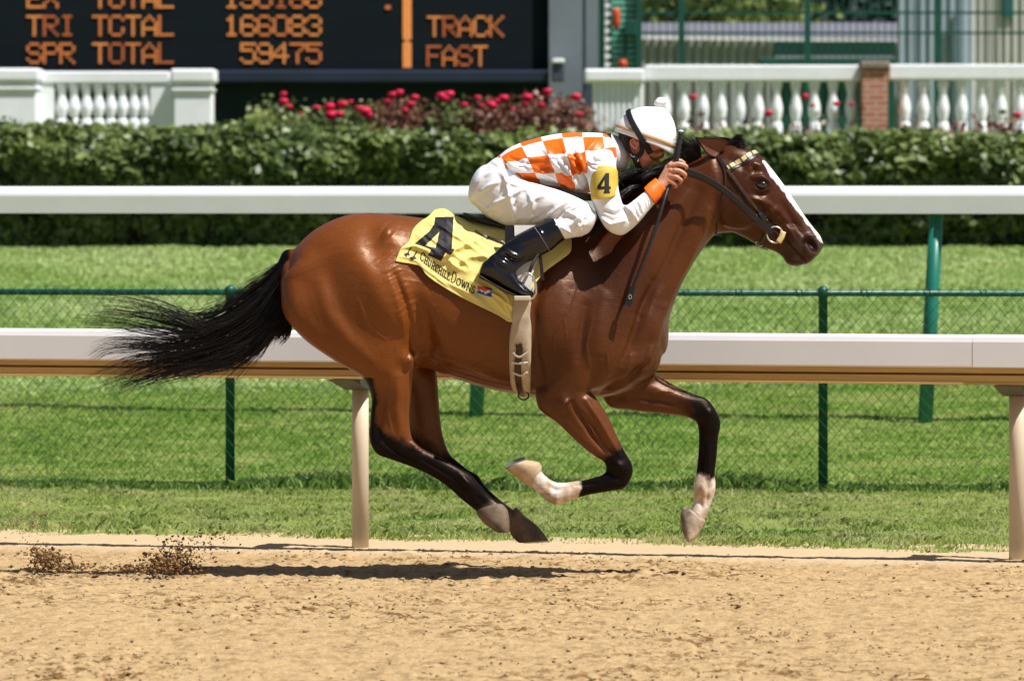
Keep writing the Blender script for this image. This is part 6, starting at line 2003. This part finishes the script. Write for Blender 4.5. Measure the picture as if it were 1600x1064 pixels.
# sleeves
def sleeve(s):
    t = [(957, 238, 912, 250, .050, -.150), (962, 252, 914, 268, .060, -.178), (964, 272, 920, 290, .057, -.20), (967, 298, 925, 314, .053, -.222), (972, 317, 934, 336, .049, -.236), (974, 320, 945, 355, .047, -.242), (976, 321, 958, 365, .046, -.243), (981, 320, 972, 367.5, .045, -.24),
         (988, 315, 985, 360, .043, -.232), (998, 307, 1000, 346, .039, -.217), (1009, 298, 1014, 329, .035, -.20), (1017, 290, 1027, 314, .032, -.185)]
    return loft(sgn(t, -s), 32, 5, .35, .05)
sfl = [([(940, 340), (955, 350), (975, 345)], 2.5, .004), ([(945, 330), (960, 335), (972, 328)], 2.2, -.004), ([(972, 322), (985, 330), (995, 345)], 2, .004)]
for k_ in range(16):
    t_ = k_ / 15
    x0 = 974 + 46 * t_; y0 = 326 - 30 * t_
    sfl.append(([(x0 - 1, y0 - 3), (x0 + 6 + rw.uniform(-2, 2), y0 + 9), (x0 + 9, y0 + 20)], 1.1, rw.uniform(-.0035, .0035)))
for k_ in range(8):
    y0 = 232 + k_ * 4
    sfl.append(([(912 + k_, y0), (925, y0 + 8), (938, y0 + 10 + rw.uniform(-4, 4))], 1.6, rw.uniform(-.004, .004)))
for s in (-1, 1):
    V_, Q_, T_, sh_ = sleeve(s)
    f_ = Field((.25, -.36, 1.45) if s < 0 else (.25, -.02, 1.45), (.75, .02, 2.05) if s < 0 else (.75, .36, 2.05), .0042, 6)
    f_.add((V_, Q_, T_))
    SV, SQ = f_.mesh(); SV = smooth_v(SV, SQ, 2, .5); SV = sculpt(SV, SQ, [(q[0], q[1], q[2] * 1.5) for q in sfl])
    o = fast_mesh('sleeve', SV, SQ, M_SLEEVE, jk)
    if s < 0: SB = BVHTree.FromPolygons([tuple(v) for v in SV], [tuple(int(i) for i in q) for q in SQ])
    geo_obj('cuff', loft(sgn([(1006, 294, 1024, 319, .0365, -.196), (1012, 288, 1031, 311, .0360, -.188), (1018, 283, 1036, 303, .0340, -.178), (1024, 278.5, 1041, 296.5, .0310, -.170)], -s), 28, 5, .05, .08), M_ORANGE, jk)
# armband with its number
M_ARMB = mat('yellow_armband', (.56, .41, .06), .6, .3, .1, 14, bump=.001, bscale=60)
ab = geo_obj('armband', loft([(961, 261, 925.5, 262, .058, -.190), (965, 268, 922, 270, .069, -.194), (966, 287, 921.5, 290, .071, -.208), (965, 308, 924, 312.5, .067, -.226)], 40, 6, .25, .02), M_ARMB, jk)
AB = bvh_of(ab)
o4 = [(946.5, 271), (951.5, 271), (951.5, 291.5), (954, 291.5), (954, 296), (951.5, 296), (951.5, 299), (953, 299), (953, 302.5), (943.5, 302.5), (943.5, 299), (945, 299), (945, 296), (933.5, 296), (933.5, 291)]
h4 = [(945, 280.5), (945, 291.5), (938.8, 291.5)]
decal('number_print', lambda x, y: in_poly(x, y, o4) & ~in_poly(x, y, h4), (932, 270, 955, 304), AB, .0015, M_INK, ab, .4)
g = MB(); ribbon(g, [(925, 307), (936, 309.5), (950, 308.5), (963, 304)], 1.6, .002, AB, .002); g.build('stitched_hem', mat('hem_ochre', (.5, .33, .04), .6, .3, .1, 20), ab)
# neck cloth
geo_obj('neck_cloth', loft([(954, 209.5, 963, 268, .088), (960, 211, 971, 272, .082), (967, 215, 978, 268, .074), (975, 222, 982, 256, .062)], 30, 5, .1, .1), M_COLLAR, jk)
geo_obj('vest_collar', loft([(948, 209, 952, 272, .112), (954, 208, 957, 262, .098)], 30, 4, .1, .1), M_BLKL, jk)
g = MB(); ribbon(g, [(868, 297, -.15), (890, 303, -.16), (912, 308, -.165), (926, 308, -.16)], 12, .006); g.build('black_strip', M_BLKL, jk)  # black strip along the belly edge of the silk jacket

# boots
M_BOOT = mat('polished_black_boot', (.006, .006, .009),   .20, .45, .3, 12, coat=.2, bump=.0004, bscale=14)
M_SOLE = mat('boot_sole', (.022, .017, .015), .6, .3, .3, 25)
fb = [([(776, 398), (790, 400), (806, 412)], 2.4, -.004), ([(772, 404), (786, 410), (800, 420)], 2, .003), ([(800, 380), (820, 376), (845, 366)], 5, .002), ([(800, 405), (812, 408), (822, 402)], 2.2, -.004), ([(838, 350), (848, 366), (856, 388)], 1.2, .0012), ([(770, 410), (775, 425), (790, 436)], 3, .002), ([(806, 420), (812, 436), (822, 450)], 2.5, -.002), ([(790, 390), (800, 396), (814, 402)], 2, .003), ([(784, 392), (796, 402), (808, 410)], 1.6, -.003)]
for s in (-1, 1):
    f_ = Field((-.18, -.40, 1.10), (.28, 0, 1.64), .0036, 6) if s < 0 else Field((-.18, 0, 1.10), (.28, .40, 1.64), .0036, 6)
    f_.add(loft(sgn([(864, 340, 883, 374.5, .057, -.255), (850, 346, 873, 382, .057, -.262), (833, 354, 861, 392, .055, -.27), (806, 368, 838, 404, .049, -.28), (787, 382, 819, 413, .044, -.29), (772, 396, 806, 424, .042, -.295), (760, 410, 790, 436, .038, -.297)], -s), 32, 5, .03, .5))
    f_.add(loft(sgn([(759, 407, 750, 431, .034, -.297), (773, 400, 768, 440, .037, -.298), (797, 416, 787, 451, .037, -.30), (813, 438, 803, 459, .039, -.305), (824, 449, 815, 463, .037, -.31), (833, 456.5, 827, 465.5, .027, -.31)], -s), 28, 5, .35, .5), .016)
    OV, OQ = f_.mesh(); OV = smooth_v(OV, OQ, 3, .5); OV = sculpt(OV, OQ, fb)
    bo_ = fast_mesh('boot', OV, OQ, M_BOOT, jk)
    geo_obj('sole', loft(sgn([(749.5, 428, 748.5, 434.5, .033, -.297), (768, 440, 767.5, 444, .036, -.298), (787, 450.5, 786.5, 455, .036, -.30), (803, 458.5, 802, 462, .040, -.305), (815, 462.5, 814, 465.5, .038, -.31), (829, 464.5, 829, 467, .026, -.31)], -s), 24, 4, .3, .4), M_SOLE, bo_)
    g = MB()
    for k_ in range(25):
        pass
    if s < 0:
        OB = BVHTree.FromPolygons([tuple(v) for v in OV], [tuple(int(i) for i in q) for q in OQ])
        ribbon(g, [(834, 354), (840, 362), (848, 374), (855, 386), (859, 393)], 1.0, .001, OB, .0008); g.build('cuff_seam', mat('seam_grey', (.18, .19, .20), .5, .3, .1, 20), bo_)

# helmet
CH = np.array([1008.5, 217.0]); RIMD = np.array([.945, .327]); UPD = np.array([.327, -.945])
M_HELM = mat('white_helmet_cover', (.84, .85, .87), .45, .4, .02, 6, bump=.0012, bscale=26)
V, F_ = [], []
n = 48
prof = [(-.09, 1.02), (-.05, 1.035), (0, 1.03), (.12, 1.025), (.25, .995), (.40, .935), (.55, .845), (.68, .735), (.80, .595), (.90, .43), (.97, .23), (1.0, .03)]
for t, r in prof:
    for k in range(n):
        a_ = 2 * math.pi * k / n
        ca, sa = math.cos(a_), math.sin(a_)
        fr = 47.5 * (1 + (.03 * max(0, ca) if t < .1 else 0))
        q = CH + RIMD * (fr * r * ca - 1.5 * (1 - t)) + UPD * (54 * t - (5.5 * max(0, ca) ** 3 if t < .05 else 0) + 3 * t * ca)
        V.append(P(q[0], q[1], .108 * r * sa * (abs(sa) ** -.06 if sa else 1)))
for i in range(len(prof) - 1):
    for k in range(n):
        F_.append((i * n + k, i * n + (k + 1) % n, (i + 1) * n + (k + 1) % n, (i + 1) * n + k))
F_.append(tuple((len(prof) - 1) * n + k for k in range(n)))
he = mesh_obj('helmet', V, F_, M_HELM, jk)
md_ = he.modifiers.new('shell', 'SOLIDIFY'); md_.thickness = .004; md_.offset = -1
md_ = he.modifiers.new('round', 'SUBSURF'); md_.levels = 2; md_.render_levels = 2
HBv = bvh_of(he)
V, F_ = [], []
for t, r in ((.045, 1.045), (.055, 1.055), (.125, 1.05), (.135, 1.038)):
    for k in range(n):
        a_ = 2 * math.pi * k / n
        ca, sa = math.cos(a_), math.sin(a_)
        q = CH + RIMD * (47.5 * r * ca - 1.5 * (1 - t)) + UPD * (54 * t + 3 * t * ca - 2.0 * max(0, ca) ** 3)
        V.append(P(q[0], q[1], .109 * r * sa * (abs(sa) ** -.06 if sa else 1)))
for i in range(3):
    for k in range(n):
        F_.append((i * n + k, i * n + (k + 1) % n, (i + 1) * n + (k + 1) % n, (i + 1) * n + k))
mesh_obj('gold_band', V, F_, mat('helmet_band_gold', (.52, .30, .13), .5, .4, .08, 20), he)
V, Q_, T_, _ = ball(P(1031, 161, 0), .025, 20)
c0 = np.array(P(1031, 160, 0)[:])
dd = V - c0
V = c0 + dd * (1 + .22 * fbm(dd[:, 0] * 75 + dd[:, 1] * 60, dd[:, 2] * 75 + 3, 3, 2))[:, None]
geo_obj('pompom', (V, Q_, T_), M_HELM, he)
M_STRAP = mat('black_elastic', (.010, .010, .014), .6, .3, .2, 40)
g = MB(); ribbon(g, [(982, 172), (984, 182), (989, 194), (997, 208), (1005, 222)], 9, .003, HBv, .008); g.build('goggle_strap', M_STRAP, he)
# goggles
m, nt, b = new_mat('amber_lens')
b.inputs['Base Color'].default_value = (.42, .17, .015, 1); b.inputs['Roughness'].default_value = .06; b.inputs['Transmission Weight'].default_value = .35; b.inputs['Specular IOR Level'].default_value = .7
gg = geo_obj('goggles', loft([(1008, 232, 1019, 252.5, .072), (1016, 230, 1027, 252, .071), (1027, 230, 1034, 249.5, .062), (1036, 233, 1038, 246, .042)], 30, 5, .1, .45), m, jk)
GG = bvh_of(gg)
M_FRAME = mat('goggle_frame', (.010, .009, .009), .35, .5, .2, 20)
g = MB()
g.tube([hit(x, y, .002, GG)[0] for x, y in [(1010.5, 232), (1014, 230), (1020, 229), (1028, 229.5)]], .0032, 6)
g.tube([hit(x, y, .002, GG)[0] for x, y in [(1010.5, 233), (1013, 240), (1017, 246), (1022, 250), (1028, 248.5), (1033, 244)]], .0028, 6)
g.build('goggle_frame', M_FRAME, gg, True)
g = MB(); ribbon(g, [(1003, 219, -.095), (1008, 226, -.090), (1013, 233, -.082), (1016, 240, -.078)], 9.5, .004); g.build('goggle_strap', M_STRAP, gg)
# chin harness
g = MB()
ribbon(g, [(979, 212, -.085), (980, 224, -.084), (983, 236, -.082), (988, 244, -.082)], 6.5, .005)
ribbon(g, [(1001, 216, -.092), (1003, 226, -.090), (1003, 236, -.088), (998, 244, -.085), (990, 247, -.083)], 8.0, .005)
ribbon(g, [(989, 243, -.084), (994, 252, -.078), (998, 262, -.062), (1003, 269, -.03)], 9.5, .006)
g.build('chin_strap', M_STRAP, he)
g = MB(); ribbon(g, [(985, 241, -.088), (988, 245, -.090), (992, 245, -.090)], 2.4, .003); ribbon(g, [(998, 249, -.084), (996, 253, -.083)], 2.0, .003); g.build('buckle', M_STEEL, he)

# ---- whip
wp = empty('riding_whip', P(1055, 262, -.15))
tag(wp, 'black riding whip with a white tipped grip held in the jockey hand', 'whip')
gpts = [(1064, 206, -.150), (1060, 230, -.150), (1056, 255, -.150), (1051, 275, -.152), (1044, 294, -.17)]
a = spline(gpts, 6)
g = MB(); g.tube([P(*r) for r in a], .0112, 10); g.build('grip', mat('whip_grip', (.016, .016, .018), .55, .4, .4, 40, bump=.003, bscale=160), wp, True)
V, Q_, T_, _ = ball(P(1064, 205.5, -.150), (.0114, .0114, .006), 12); geo_obj('cap', (V, Q_, T_), M_STONE, wp)
g = MB()
for k_ in range(9):
    r = a[2 + k_ * 2 if 2 + k_ * 2 < len(a) else -1]
    ring_px(g, (r[0], r[1]), 3.9, r[2], .0012, 12, 1.0)
g.build('grip_stud', mat('stud_grey', (.35, .35, .36), .4, .5, .1, 20), wp)
a = spline([(1044, 294, -.17), (1038, 312, -.20), (1030, 340, -.225), (1018, 375, -.245), (1005, 410, -.255), (993, 440, -.262), (988, 452, -.265)], 8)
g = MB(); g.tube([P(*r) for r in a], np.linspace(.0092, .0066, len(a)), 8); g.build('shaft', mat('braided_whip', (.012, .011, .011), .45, .4, .5, 60, bump=.002, bscale=220), wp, True)
g = MB(); ribbon(g, [(989, 449, -.266), (985, 461, -.267), (980.5, 478, -.268)], 9, .004, w1=13); g.build('flap', M_BLKL, wp)
g = MB(); ring_px(g, (984.5, 464), 3.2, -.274, .0012, 16, .7); g.build('flap_stitch', mat('stitch_grey', (.42, .42, .42), .6, .3, .1, 20), wp)
